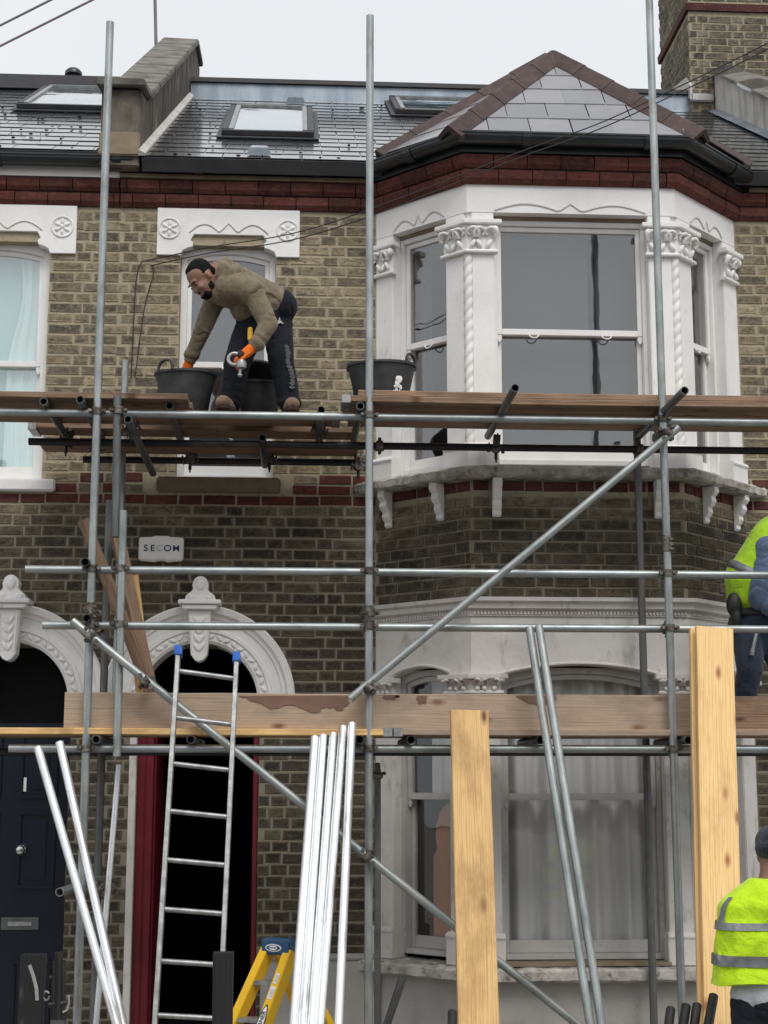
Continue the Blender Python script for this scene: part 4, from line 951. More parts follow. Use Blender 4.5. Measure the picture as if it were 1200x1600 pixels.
hip_tiles(E0 + Vector((0, .02, 0)), AP + Vector((-.03, .03, 0)), (nl_ + Vector((-.5, .1, .7))), br_); hip_tiles(E3 + Vector((0, .02, 0)), AP + Vector((.03, .03, 0)), (nr_ + Vector((.5, .1, .7))), br_)
hip_tiles(AP + Vector((0, .02, 0)), AB, Vector((0, 0, 1)), br_)
# fascias and gutters
def gutter(parent, path, zc, r=0.058, mat=m_gutter):
    mb = MB(); prof = [(r + r * math.cos(t), zc + r * math.sin(t) * 1.05) for t in [math.pi + math.pi * i / 10 for i in range(11)]]
    prof += [(2 * r + .008, zc), (2 * r + .008, zc + .012), (2 * r - .006, zc + .012)] + [(r + (r - .008) * math.cos(t), zc + (r - .008) * math.sin(t)) for t in [2 * math.pi - math.pi * i / 10 for i in range(1, 10)]] + [(.006, zc + .03), (0, zc + .03)]
    mb.plan(prof, path); g = mb.build('gutter', mat, parent)
    L_ = plen(path); s = 0.4
    while s < L_:
        e = sub(path, s - .03, s + .03)
        if len(e) == 2:
            q = MB(); q.plan([(n + (n - r) * .14, z + (z - zc) * .16 - .004) for n, z in prof[:11]] + [(2 * r - .002, zc - .002), (0.002, zc - .002)], e); q.build('gutter_joint', mat, g)
        s += 0.85
    return g
GP = [(XPW1 + .02, -.07)] + [(BAY[0][0] - .07 * 1.0, -.07)] + [(BAY[1][0] - .04, -.70), (BAY[2][0] + .04, -.70), (BAY[3][0] + .07, -.07), (XR + .2, -.07)]
fs = MB(); fs.plan([(-0.03, ZB + .196), (0.105, ZB + .196), (0.105, ZB + .225), (-0.03, ZB + .225)], CORN[:2]); fs.build('soffit_board', m_brownstone, house)
fs = MB(); fs.plan([(-0.03, ZB + .196), (0.105, ZB + .196), (0.105, ZB + .225), (-0.03, ZB + .225)], [(BAY[3][0] + .1, 0), (XR, 0)]); fs.build('soffit_board', m_brownstone, house)
fs = MB(); fs.plan([(-0.03, ZB + .196), (0.10, ZB + .196), (0.10, ZB + .305), (-0.03, ZB + .305)], BAY); fs.build('bay_fascia', m_gutter, house)
fs = MB(); fs.plan([(-0.03, ZB + .226), (0.068, ZB + .226), (0.068, ZB + .31), (-0.03, ZB + .31)], CORN[:2]); fs.build('fascia', m_gutter, house)
gutter(house, GP, ZB + .29)
fs = MB(); fs.plan([(-0.03, ZB + .196), (0.09, ZB + .196), (0.09, ZB + .30), (-0.03, ZB + .30)], CL); fs.build('fascia', m_paint, houseL)
gutter(houseL, [(-3.4, -.092), (XPW1 - .05, -.092)], ZB + .31)
for p in (GP[2], GP[3]):
    q = MB(); q.tube((p[0], p[1] - .02, ZB + .33), (p[0] + (.02 if p is GP[3] else -.02), p[1] - .07, ZB + .36), 0.035, 0.03, 10); q.build('gutter_corner_cap', m_lead if p is GP[3] else m_gutter, house, smooth=True)
# skylights
def skylight(parent, cx, x0, x1, y0, y1, nm='skylight', sh=0):
    o = Vector((0, EY, EZ + sh)); P = lambda x, y, h: o + EX * x + RU * y + RN * h
    fb = MB()
    def bx(xa, xb, ya, yb, h0, h1): fb.prism([P(xa, ya, h0), P(xb, ya, h0), P(xb, yb, h0), P(xa, yb, h0)], [P(xa, ya, h1), P(xb, ya, h1), P(xb, yb, h1), P(xa, yb, h1)])
    bx(x0 - .04, x1 + .04, y0 - .07, y1 + .04, 0.018, 0.028)
    f1 = fb.build(nm, m_felt, parent); fb = MB()
    bx(x0, x1, y0, y0 + .05, .03, .07); bx(x0, x1, y1 - .05, y1, .03, .08); bx(x0, x0 + .05, y0 + .05, y1 - .05, .03, .075); bx(x1 - .05, x1, y0 + .05, y1 - .05, .03, .075)
    fb.build('frame', m_felt, f1, bevel=0.004); fb = MB()
    bx(x0 + .052, x0 + .09, y0 + .06, y1 - .06, .06, .078); bx(x1 - .09, x1 - .052, y0 + .06, y1 - .06, .06, .078); bx(x0 + .052, x1 - .052, y0 + .052, y0 + .075, .055, .07); bx(x0 + .052, x1 - .052, y1 - .085, y1 - .055, .06, .082)
    fb.build('trim', m_alu, f1); fb = MB(); bx(x0 + .09, x1 - .09, y0 + .075, y1 - .085, .058, .064); fb.build('pane', m_skyl, f1); fb = MB(); bx(x0 + .06, x1 - .06, y0 + .06, y1 - .06, .03, .05); fb.build('pane_backing', m_curtw, f1)  # white sheet added behind the glass to brighten the pane
def rxy(px, py, sh=0): p = onroof(px, py, sh); return p.x, (p - Vector((0, EY, EZ))).dot(RU)
a = rxy(346, 207, .05); c = rxy(488, 170, .05); skylight(house, 0, a[0], c[0], a[1], c[1])
a = rxy(618, 174, .05); c = rxy(745, 152, .05); YS = (a[1], min(SLEN - .05, c[1] + .1)); skylight(house, 0, a[0], a[0] + .85, *YS)
a = rxy(985, 195); skylight(house, 0, a[0] - .6, a[0] + .12, *YS)
a = rxy(25, 165, .08); skylight(houseL, 0, a[0], a[0] + .86, a[1], min(SLEN - .1, rxy(70, 136, .08)[1]), sh=.03)
vb = MB(); p = at(115, 112, top.y + .5); vb.lathe(p - Vector((0, 0, .18)), [(0.05, 0), (0.05, .13), (0.085, .14), (0.085, .17), (0.06, .2), (0.01, .215)], 18); vb.build('roof_vent', m_gutter, houseL, smooth=True)
for px, py in ((405, 240), (462, 160)):
    p = onroof(px, py, .02); q = MB(); q.prism([p + EX * x + RU * y for x, y in ((-.09, -.06), (.09, -.06), (.07, .1), (-.07, .1))], [p + EX * x + RU * y + RN * .05 for x, y in ((-.07, -.045), (.07, -.045), (.05, .07), (-.05, .07))]); q.build('slate_vent', m_lead, rf)
# party parapet between the two houses
ZBK = at(285, 70, YBK).z
pw = MB(); YZ = [(-0.20, 5.91), (-0.20, 6.50), (0.16, 6.58), (YBK, ZBK), (YBK + .5, ZBK), (YBK + .5, 5.91)]
pw.prism([Vector((skx(XPW0, y), y, z)) for y, z in YZ], [Vector((skx(XPW1, y), y, z)) for y, z in YZ]); pw = pw.build('party_parapet', m_pararend, houseL, bevel=0.01)
def cop(y0, z0, y1, z1, nm='coping_stone'):
    q = MB(); d = Vector((SKW * (y1 - y0), y1 - y0, z1 - z0)); n = Vector((0, -(z1 - z0), y1 - y0)).normalized(); e = 0.035; d = d * (1 - .012 / d.length)
    A = [Vector((skx(x, y0), y0, z0)) + n * h for x, h in ((XPW0 - e, .003), (XPW1 + e, .003), (XPW1 + e, .055), (XPW0 - e, .065))]; B_ = [v + d for v in A]
    q.rings([A, B_]); q.build(nm, m_cope, pw, bevel=0.008)
cop(-0.26, 6.495, 0.15, 6.585)
k = 7
for i in range(k): cop(0.17 + (YBK - .16) * i / k, 6.59 + (ZBK - 6.58) * i / k, 0.17 + (YBK - .16) * (i + 1) / k, 6.59 + (ZBK - 6.58) * (i + 1) / k)
cop(YBK + .01, ZBK + .005, YBK + .5, ZBK + .005)
q = MB(); q.box(XPW0 - .005, XPW1 + .005, -0.235, -0.202, 5.98, 6.16); q.build('corbel_stone', m_brownstone, pw, bevel=0.01)
fl = MB(); Pf = lambda y, h, x: Vector((x + SKW * (EY + math.cos(PITCH) * y + .2), EY, EZ)) + RU * y + RN * h
fl.rings([[Pf(y, .01, XPW1 - .003), Pf(y, .012, XPW1 + .045), Pf(y, .03, XPW1 + .045), Pf(y, .055, XPW1 - .003)] for y in (-0.02, 1.0, 2.0, 3.0, SLEN)]); fl.build('mortar_fillet', m_fillet, rf)
# aerial mast behind the parapet
pipe('aerial_mast', at(244, 82, 3.4), at(241, -60, 3.4), m_cablew, None, 0.016, 0, 10, 'thin mast rising into the sky above the stepped parapet', 'mast')
# chimney, right parapet
CY = 3.1; CX0 = at(1078, 120, CY).x
ch = MB(); ch.box(CX0 + .012, CX0 + 1.5, CY + .012, CY + 1.15, 6.45, 10.3); ch = ch.build('chimney', m_mortar, houseR)
zs = at(1150, 13, CY).z
fr1 = Fr((CX0 + .012, CY + .012), (1, 0)); fr2 = Fr((CX0 + .012, CY + 1.15), (0, -1))
red_ex = lambda z: [(-9, 9)] if abs(z - zs) < .045 else []
lay(fr1, courses(0.0, 1.3, 7.6, 10.2, red_ex, 51), ch, m_chim, 110); lay(fr2, courses(0.0, 1.14, 7.6, 10.2, red_ex, 52), ch, m_chim, 90)
q = MB(); q.plan([(-.02, zs - .04), (.03, zs - .04), (.035, zs + .035), (-.02, zs + .035)], [(CX0 + .012, CY + 1.15), (CX0 + .012, CY + .012), (CX0 + 1.5, CY + .012)]); q.build('red_string_course', m_red, ch)
q = MB(); q.box(CX0 - .03, CX0 + 1.5, CY - .02, CY + 1.2, 10.3, 10.5); q.build('chimney_cap', m_cope, ch)
q = MB(); q.box(CX0 - .01, CX0 + .22, CY - .04, CY + .003, at(1090, 160, CY).z, at(1090, 148, CY).z); q.build('chimney_flashing', m_fillet, ch, bevel=0.01)
q = MB(); zf = at(1080, 158, CY).z; sf = [(CY - .04, zf), (CY + .12, zf + .1), (CY + .6, zf + .25), (CY + .6, zf + .42), (CY + .12, zf + .3), (CY - .04, zf + .15)]; q.prism([Vector((CX0 - .012, y, z)) for y, z in sf], [Vector((CX0 + .008, y, z)) for y, z in sf]); q.build('side_flashing', m_fillet, ch)
PX0 = at(1120, 120, 3.0).x
YZ = [(-0.30, 5.75), (-0.30, 6.20), (3.08, 8.38), (3.08, 6.2)]
pr = MB(); pr.prism([Vector((PX0, y, z)) for y, z in YZ], [Vector((PX0 + .32, y, z)) for y, z in YZ]); pr = pr.build('party_parapet', m_whiterend, houseR)
for i in range(8):
    a, c = i / 8, (i + 1) / 8; q = MB(); Y = lambda t: -0.33 + 3.40 * t; Z = lambda t: 6.185 + 2.19 * t
    q.rings([[Vector((x, Y(t), Z(t) + h)) for x, h in ((PX0 - .05, .0), (PX0 + .37, .0), (PX0 + .37, .035), (PX0 + .16, .08), (PX0 - .05, .035))] for t in (a + .004, c - .004)]); q.build('coping_slate', m_slate if i % 2 else m_cope, pr)
q = MB(); q.rings([[Vector((PX0 - .10, EY, EZ)) + RU * y + RN * .026, Vector((PX0 + .01, EY, EZ)) + RU * y + RN * .026, Vector((PX0 + .01, EY, EZ)) + RU * y + RN * .05] for y in (0, 1.0, 2.5, SLEN - .2)]); q.build('lead_soaker', m_lead, rf)

# the terrace across the street, behind the viewer (it shows in the window panes)
OPP = Fr((0, -23.5), (-1, 0))
for k_, (x0, nm) in enumerate(((-8.6, 'brick house across the street mirrored in the lower panes, before the navy door'), (-3.0, 'brick house across the street mirrored in the lower bay panes'), (2.6, 'brick house across the street mirrored in the panes, last of the three'))):
    oh = thing('terraced_house', nm, 'house', (-x0 - 2.8, -23.5, -.35)); ms = MB()
    xs = [x0, x0 + .9, x0 + 1.9, x0 + 2.9, x0 + 4.7, x0 + 5.55]; zs_ = [-.4, .4, 2.3, 3.4, 5.1, 6.0]
    for i in range(5):
        for j in range(5):
            if not (i in (1, 3) and j in (1, 3)): ms.fbox(OPP, xs[i], xs[i + 1], -.25, 0, zs_[j], zs_[j + 1])
    ms.build('wall', m_chim, oh)
    for i in (1, 3):
        for j in (1, 3):
            wf = MB(); a_, c_, z0, z1 = xs[i], xs[i + 1], zs_[j], zs_[j + 1]
            for q4 in ((a_, c_, z0, z0 + .08), (a_, c_, z1 - .08, z1), (a_, a_ + .08, z0 + .08, z1 - .08), (c_ - .08, c_, z0 + .08, z1 - .08), (a_ + .08, c_ - .08, (z0 + z1) / 2 - .03, (z0 + z1) / 2 + .03)): wf.fbox(OPP, q4[0], q4[1], -.18, -.1, q4[2], q4[3])
            wf = wf.build('window', m_paint2, oh); g = MB(); g.fbox(OPP, a_ + .08, c_ - .08, -.16, -.15, z0 + .08, z1 - .08); g.build('pane', m_room, wf)
    r0 = MB(); r0.prism([OPP.P(x0, .2, 5.95), OPP.P(x0, -3.0, 8.0), OPP.P(x0, -6, 5.95)], [OPP.P(x0 + 5.55, .2, 5.95), OPP.P(x0 + 5.55, -3.0, 8.0), OPP.P(x0 + 5.55, -6, 5.95)]); r0 = r0.build('roof', m_felt, oh)
    cb = MB(); cb.fbox(OPP, x0 + 4.6, x0 + 5.5, -3.5, -2.6, 7.2, 9.1); cb.fbox(OPP, x0 + 4.55, x0 + 5.55, -3.55, -2.55, 9.1, 9.2); cb.build('chimney', m_chim, r0)

# ------------------------------------------------------------------ alarm box, cables
ax = at(253, 860, 0); ab = thing('alarm_box', 'cream burglar alarm box with navy lettering on the dark brick wall', 'alarm box', (ax.x, -.012, ax.z - .09))
q = MB(); W2, H2 = 0.154, 0.084
out = [(-W2, -H2 + .006), (-.06, -H2 - .004), (-.048, -H2 - .012)] + [(.045 * math.cos(t), -H2 - .012 + .016 * math.sin(t)) for t in [math.pi - math.pi * i / 8 for i in range(1, 8)]] + [(.048, -H2 - .012), (.06, -H2 - .004), (W2, -H2 + .006), (W2, H2 - .004), (.07, H2), (.04, H2 + .008), (-.04, H2 + .008), (-.07, H2), (-W2, H2 - .004)]
q.fprism(WALL, [(ax.x + x, ax.z + z) for x, z in out], 0.013, 0.075); q.build('casing', m_plastic, ab, bevel=0.008)
q = MB(); q.fprism(WALL, [(ax.x + x * .86, ax.z + z * .82) for x, z in out], 0.0755, 0.079); q.build('cover_plate', m_plastic, ab)
for k_, chh in enumerate('SECOM'):
    text(chh, 0.062, Matrix.Translation((ax.x - .104 + (0, .046, .094, .149, .208)[k_], -.0795, ax.z + .002)) @ Euler((R(90), 0, 0)).to_matrix().to_4x4() @ Matrix.Diagonal((1.05, 1, 1, 1)), m_palet if chh == 'C' else m_navyt, ab, 'letter', 0.0008, 0.0005 if chh == 'M' else 0.0013)
A0 = at(238, 406, -0.03)
def cable(label, dy, drop, mat=m_cable):
    pts = [at(205 + drop * .35, 590, -.025), at(210 + drop, 480, -.025), at(214 + drop * 1.6, 430, -.025), at(222 + drop, 410 + dy * .6, -.028), at(245, 404 + dy, -.05)]
    key = [(245, 404 + dy, -.05), (330, 386 + dy, -.32), (460, 364 + dy * 1.1, -.62), (592, 322 + dy * 1.2, -.9), (816, 236 + dy, -1.2), (933, 194 + dy, -1.32), (1051, 140 + dy, -1.5), (1210, 62 + dy, -1.75), (1500, -90, -2.3)]
    pts += [at(*k_) for k_ in key[1:]]
    fine = []
    for i in range(len(pts) - 1):
        p0, p1, p2, p3 = pts[max(0, i - 1)], pts[i], pts[i + 1], pts[min(len(pts) - 1, i + 2)]
        for j in range(8):
            t = j / 8; fine.append(0.5 * ((2 * p1) + (p2 - p0) * t + (2 * p0 - 5 * p1 + 4 * p2 - p3) * t * t + (3 * p1 - p0 - 3 * p2 + p3) * t ** 3))
    q = MB(); q.sweep(fine + [pts[-1]], 0.0042, 6); q.build('cable', mat, None, True, label, 'cable', 'cables strung to the house wall')
cable('black cable strung past the bay to the wall, upper of the pair', 0, 0); cable('black cable strung past the bay to the wall, lower of the pair', 9, 16)
for lab, a, c in (('overhead wire crossing the sky corner, lower of two', (-40, 92), (160, -8)), ('overhead wire crossing the sky corner, upper and shorter of two', (-40, 60), (95, -8))):
    q = MB(); q.sweep([at(a[0] + (c[0] - a[0]) * t, a[1] + (c[1] - a[1]) * t, -2.0) for t in (0, .5, 1)], 0.007, 6); q.build('overhead_wire', m_cablew, None, True, lab, 'wire', 'wires in the sky')

# ------------------------------------------------------------------ scaffold
YO, YL, YI = -1.45, -1.395, -0.80
ZU = at(600, 652, YL).z; ZG1 = at(600, 894, YL).z; ZG2 = at(600, 980, YL).z; ZD = at(600, 1170, YL).z
sc = thing('scaffold', 'tube and coupler scaffold standing along the front of the house', 'scaffold', (0.5, -1.2, -0.35))
XA, XB, XC = at(150, 700, YO).x, at(577, 700, YO).x, at(1037, 700, YO).x
def topz(px, py, Y=YO): return at(px, py, Y).z
G = -0.35
pipe('standard', (XA, YO, G), (XA, YO, topz(175, 35)), m_galv, sc)
pipe('standard', (XB, YO, G), (XB, YO, topz(581, 25)), m_galv, sc)
pipe('standard', (XC, YO, G), (XC, YO, 7.1), m_galv, sc)
x2 = at(184, 700, -1.46).x
pipe('standard', (x2 + .005, -1.47, topz(187, 840)), (x2 - .01, -1.47, topz(181, 620)), m_galvd, sc)
x3 = at(186, 980, -1.47).x
pipe('standard', (x3 + .01, -1.475, topz(175, 1182)), (x3 + .005, -1.475, topz(190, 799)), m_galv, sc)
x4 = at(165, 980, -0.86).x
pipe('standard', (x4, -0.86, G), (x4 + .0, -0.86, topz(170, 782, -.86)), m_galvd, sc)
x5 = at(195, 600, -0.2).x
pipe('standard', (x5, -0.2, 1.9), (x5, -0.2, topz(197, 563, -.2)), m_galv, sc)
x6 = at(1010, 1100, YI).x
pipe('standard', (x6, YI + .05, G), (x6, YI + .05, topz(1003, 720, YI) + .28), m_galvd, sc)
x7 = at(590, 1300, -1.1).x
pipe('standard', (x7, -1.1, G), (x7, -1.1, topz(590, 1202, -1.1)), m_galvd, sc, r=0.02)
q = MB(); p = Vector((x7, -1.1, topz(590, 1202, -1.1))); q.lathe(p - Vector((0, 0, .06)), [(.02, 0), (.034, .01), (.034, .03), (.018, .04), (.018, .085), (.012, .1)], 14); q.box(p.x - .05, p.x + .05, p.y - .012, p.y + .012, p.z - .035, p.z - .015); q.build('prop_head', m_coup, sc, smooth=False)
def ledger(xa, xb, Y, z, m=m_galv): return pipe('ledger', (xa, Y, z), (xb, Y, z), m, sc)
XE = 4.5
ledger(-2.9, XE, YL, ZU); ledger(at(40, 890, YL).x, XE, YL, ZG1); ledger(at(67, 976, YL).x, XE, YL, ZG2); ledger(at(14, 1168, YL).x, XE, YL, ZD)
ZI = at(600, 697, YI).z
ledger(at(45, 690, YI).x, XE, YI, ZI, m_blackt); ledger(-2.0, XE, YI, ZD - .01, m_blackt)
ledger(at(130, 720, -.13).x, 0.5, -0.13, at(400, 721, -.13).z, m_blackt)
# transoms: seen end-on on top of the ledgers
ZT = ZU + .05
for px, py, yb, mt in ((68, 627, -.28, m_galvd), (125, 624, -.28, m_galvd), (265, 634, -.42, m_galvd), (502, 640, -.42, m_galvd), (563, 634, -.42, m_galvd), (805, 606, -.70, m_galvd), (1070, 610, -.70, m_galvd)):
    p = atz(px, py, ZT); pipe('transom', (p.x, p.y, ZT), (p.x, yb, ZT - .004), mt, sc)
p = at(200, 655, -1.52); pipe('transom', p, (p.x + .03, -.15, p.z - .06), m_galvd, sc)
p = at(410, 684, -1.0); pipe('transom', p, (p.x, -.13, p.z), m_blackt, sc)
ZTD = ZD + .05
for px, py, yb, mt in ((150, 1156, -.7, m_galvd), (298, 1157, -.5, m_galvd), (562, 1160, -.7, m_blackt), (642, 1158, -.75, m_blackt), (845, 1156, -.75, m_blackt), (1076, 1159, -.75, m_galvd)):
    x = at(px, py, -1.56).x; pipe('transom', (x, -1.56, ZTD), (x, yb, ZTD), mt, sc)
for px, py in ((133, 878), (136, 966)):
    p = at(px, py, -1.53); pipe('transom', p, (p.x, -.8, p.z), m_blackt, sc)
p = at(93, 1394, -1.62); pipe('transom', p, p + Vector((.14, .75, .02)), m_galv, sc)
pipe('brace', at(113, 970, -1.52), at(905, 1603, -1.52) + (at(905, 1603, -1.52) - at(113, 970, -1.52)) * .22, m_galv, sc)
pipe('brace', at(547, 1092, -1.52), at(1060, 668, -1.52), m_galv, sc)
q_ = at(622, 1540, -.95); pipe('brace', q_ + Vector((.03, 0, .05)), q_ + Vector((-.30, .05, -.9)), m_galvd, sc)
# couplers (one shared mesh)
def coupler_mesh():
    mb = MB()
    for ax_, off in ((Vector((0, 0, 1)), Vector((0, 0, 0))), (Vector((1, 0, 0)), Vector((0, .055, 0)))):
        mb.lathe(off - ax_ * .022, [(.0262, 0), (.0325, 0), (.0335, .008), (.0325, .016), (.0325, .028), (.0335, .036), (.0325, .044), (.0262, .044)], 18, ax_)
        sd = Vector((0, 0, 1)).cross(ax_) if ax_.x else Vector((1, 0, 0))
        sd = Vector((0, 0, -1)) if ax_.x else Vector((-1, 0, 0))
        for s in (1, -1):
            mb.tube(off + sd * .03 * s, off + sd * .052 * s, .012, n=8); mb.tube(off + sd * .045 * s + Vector((0, -.02, 0)), off + sd * .045 * s + Vector((0, .03, 0)), .006, n=6); mb.tube(off + sd * .045 * s + Vector((0, -.03, 0)), off + sd * .045 * s + Vector((0, -.018, 0)), .012, n=6)
    mb.v = mb.v
    me = bpy.data.meshes.new('coupler'); me.from_pydata(mb.v, [], mb.f); bm = bmesh.new(); bm.from_mesh(me); bmesh.ops.recalc_face_normals(bm, faces=bm.faces); bm.to_mesh(me); bm.free(); me.materials.append(m_coup)
    me.polygons.foreach_set('use_smooth', [True] * len(me.polygons)); me.set_sharp_from_angle(angle=R(35)); return me
CM = coupler_mesh()
def coup(p, rot=(0, 0, 0), s=1.0): return mkobj('coupler', CM, None, sc, Matrix.Translation(p) @ Euler(rot).to_matrix().to_4x4() @ Matrix.Diagonal((s, s, s, 1)))
for X in (XA, XB, XC):
    for z in (ZU, ZG1, ZG2, ZD): coup((X, YO, z), (0, 0, random.uniform(-.1, .1)))
for z in (ZU, ZG1, ZG2): coup((x3 if z != ZU else x2, -1.472, z))
for X in (XA, XB, XC): coup((X + .004, YO, ZU - .11 if X == XC else ZG2 + .08), (0, 0, 0.5))
for px, py, r_ in ((143, 992, -.68), (575, 1338, -.68), (575, 1075, .70), (1043, 676, .70), (228, 1065, -.68)):
    coup(at(px, py, -1.52), (0, r_ + R(90), 0), 1.05)
for o in [o for o in C.objects if o.name.startswith('transom') and o.parent == sc]:
    p = o.matrix_local.translation + wloc(sc)
    if p.z > 3.5: coup((p.x, YL, ZU + .0), (R(90), R(90), 0), .95); coup((p.x, YI, ZI), (R(90), R(90), 0), .95)
    elif p.z > 1.5: coup((p.x, YL, p.z), (R(90), 0, 0), .95)
for X in (x6, XB + .1): coup((X, YI + .04, ZI), (0, 0, R(180)))
coup(at(150, 1390, -1.5), (0.3, 0.5, 0.3)); coup(at(172, 1390, -1.0), (0.3, 0.2, 0.3)); coup((x4, -.86, ZD))
for px, py, Y in ((103, 690, -.72), (150, 700, -.5), (297, 716, -.2), (421, 716, -.2), (560, 728, -.2), (500, 672, -.85), (775, 700, -.8), (205, 668, -1.3)):
    coup(at(px, py, Y), (R(90), random.uniform(-.4, .4), random.uniform(-.3, .3)), 1.05); p = at(px, py + 10, Y); q = MB(); q.tube(p + Vector((0, 0, .05)), p - Vector((0, 0, .035)), .011, n=8); q.tube(p - Vector((0, 0, .03)), p - Vector((0, 0, .055)), .006, n=6); q.build('coupler_bolt', m_blackt, sc, True)
# joint sleeves with tape on two standards
for X, z in ((XC, at(1042, 850, YO).z), (XA, at(140, 955, YO).z), (XB, at(575, 960, YO).z)):
    q = MB(); q.lathe((X, YO, z - .05), [(.0262, 0), (.029, .005), (.029, .1), (.0262, .105)], 14)
    for k_ in range(3): q.box(X + .012, X + .036, YO - .034, YO - .02, z - .04 + .03 * k_, z - .025 + .03 * k_)
    q.build('sleeve_coupler', m_coup, sc)

# ------------------------------------------------------------------ scaffold boards (each lies loose on the tubes)
ZBd = ZT + .0245 + .019 + .004
GB1, GB2 = 'boards of the upper working deck', 'boards of the lower working deck'
def dboard(pxa, pxb, yf, label, grp, z=None, mat=m_board, tilt=0, bands=(False, False), wd=.225, yref=650):
    z = ZBd if z is None else z; yc = yf + wd / 2
    xa = at(pxa, yref, yf).x; xb = at(pxb, yref, yf).x
    return plank('scaffold_board', (xa, yc, z), (xb, yc, z + tilt), wd, .038, (0, 0, 1), mat, label, 'board', grp, None, .003, bands)
dboard(-60, 292, -1.47, 'outermost short board at the left end of the upper deck, ending under the front tub', GB1)
dboard(-60, 300, -1.235, 'second board back on the left end of the upper deck', GB1)
dboard(-40, 531, -1.0, 'long board of the upper deck under the bending worker\'s boots', GB1, bands=(False, True))
dboard(45, 560, -.62, 'inner board of the upper deck with its pale left end showing below the tube', GB1, bands=(True, False))
dboard(64, 560, -.38, 'innermost board of the upper deck nearest the small window wall', GB1, z=ZU + .032)
dboard(535, 1260, -1.47, 'lower front board of the deck before the bay window', GB1, bands=(True, False))
dboard(560, 1260, -1.45, 'reddish upper front board laid on another before the bay window', GB1, z=ZBd + .042, mat=m_board)
dboard(536, 1260, -1.235, 'second board back on the deck before the bay window', GB1)
dboard(545, 1260, -1.0, 'innermost board of the deck before the bay window', GB1)
ZDd = ZTD + .0245 + .019 + .004
dboard(-30, 612, -1.47, 'front board of the lower deck running past both arched doorways', GB2, ZDd, m_pine2, bands=(False, True), yref=1145)
dboard(616, 1260, -1.47, 'front board of the lower deck running before the lower bay window', GB2, ZDd, m_toe, bands=(True, False), yref=1145)
dboard(-30, 700, -1.235, 'middle board of the lower deck by the doorways', GB2, ZDd, yref=1145)
dboard(702, 1260, -1.235, 'middle board of the lower deck before the bay', GB2, ZDd, yref=1145)
dboard(-30, 1260, -1.0, 'back board of the lower deck nearest the house', GB2, ZDd, yref=1145)
zt = at(600, 1113, -1.35).z
plank('toe_board', (at(101, 1113, -1.36).x, -1.36, zt), (at(1084, 1113, -1.36).x, -1.36, zt - .005), .225, .036, (0, -1, 0), m_toe, 'long upright toe board with dark damp patches along the lower deck', 'board', None, None, .003)
plank('toe_board', (at(1090, 1113, -1.36).x, -1.34, zt - .01), (at(1300, 1113, -1.36).x, -1.34, zt - .01), .225, .036, (0, -1, 0), m_board, 'weathered toe board behind the tall new timber at the photo\'s edge', 'board')
tb = bpy.data.objects['toe_board']; rnd = random.Random(12)
for pts in ([(372, 1087), (470, 1087), (545, 1087), (548, 1098), (530, 1110), (512, 1104), (490, 1114), (455, 1100), (425, 1108), (405, 1097)], [(808, 1087), (870, 1087), (868, 1096), (850, 1102), (822, 1098)], [(650, 1087), (668, 1087), (664, 1097), (656, 1099)], [(596, 1087), (625, 1087), (618, 1092), (602, 1093)]):
    dn_ = []
    for a_, c_ in zip(pts, pts[1:] + pts[:1]):
        for k_ in range(5): dn_.append((a_[0] + (c_[0] - a_[0]) * k_ / 5 + rnd.uniform(-2.5, 2.5), a_[1] + (c_[1] - a_[1]) * k_ / 5 + (rnd.uniform(-2, 2) if a_[1] > 1088 or c_[1] > 1088 else 0)))
    q = MB(); q.prism([Vector((at(x, y, -1.3815).x, -1.3812, min(at(x, y, -1.3815).z, zt + .108))) for x, y in dn_], [Vector((at(x, y, -1.3815).x, -1.3822, min(at(x, y, -1.3815).z, zt + .108))) for x, y in dn_])
    me = bpy.data.meshes.new('damp_patch'); me.from_pydata([PMAT[tb.name].inverted() @ v for v in q.v], [], q.f); me.materials.append(m_damp)
    o = bpy.data.objects.new('damp_patch', me); C.objects.link(o); o.parent = tb
# two boards leaning behind the standards
plank('leaning_board', at(131, 812, -1.12), at(236, 1085, -1.05), .04, .07, (0.93, -.3, .1), m_board, 'narrow rounded board end leaning behind the scaffold standards', 'board')
plank('leaning_board', at(182, 830, -.98), at(238, 1085, -.95), .085, .035, (0.6, -.75, .1), m_board, 'wider dark board leaning inside the scaffold beside the arch', 'board')
plank('leaning_board', at(203, 900, -.9), at(225, 1085, -.9), .10, .03, (-0.3, -.9, .1), m_pine2, 'thin pale board standing at the arch between two tubes', 'board')
q = at(232, 1052, -1.1)
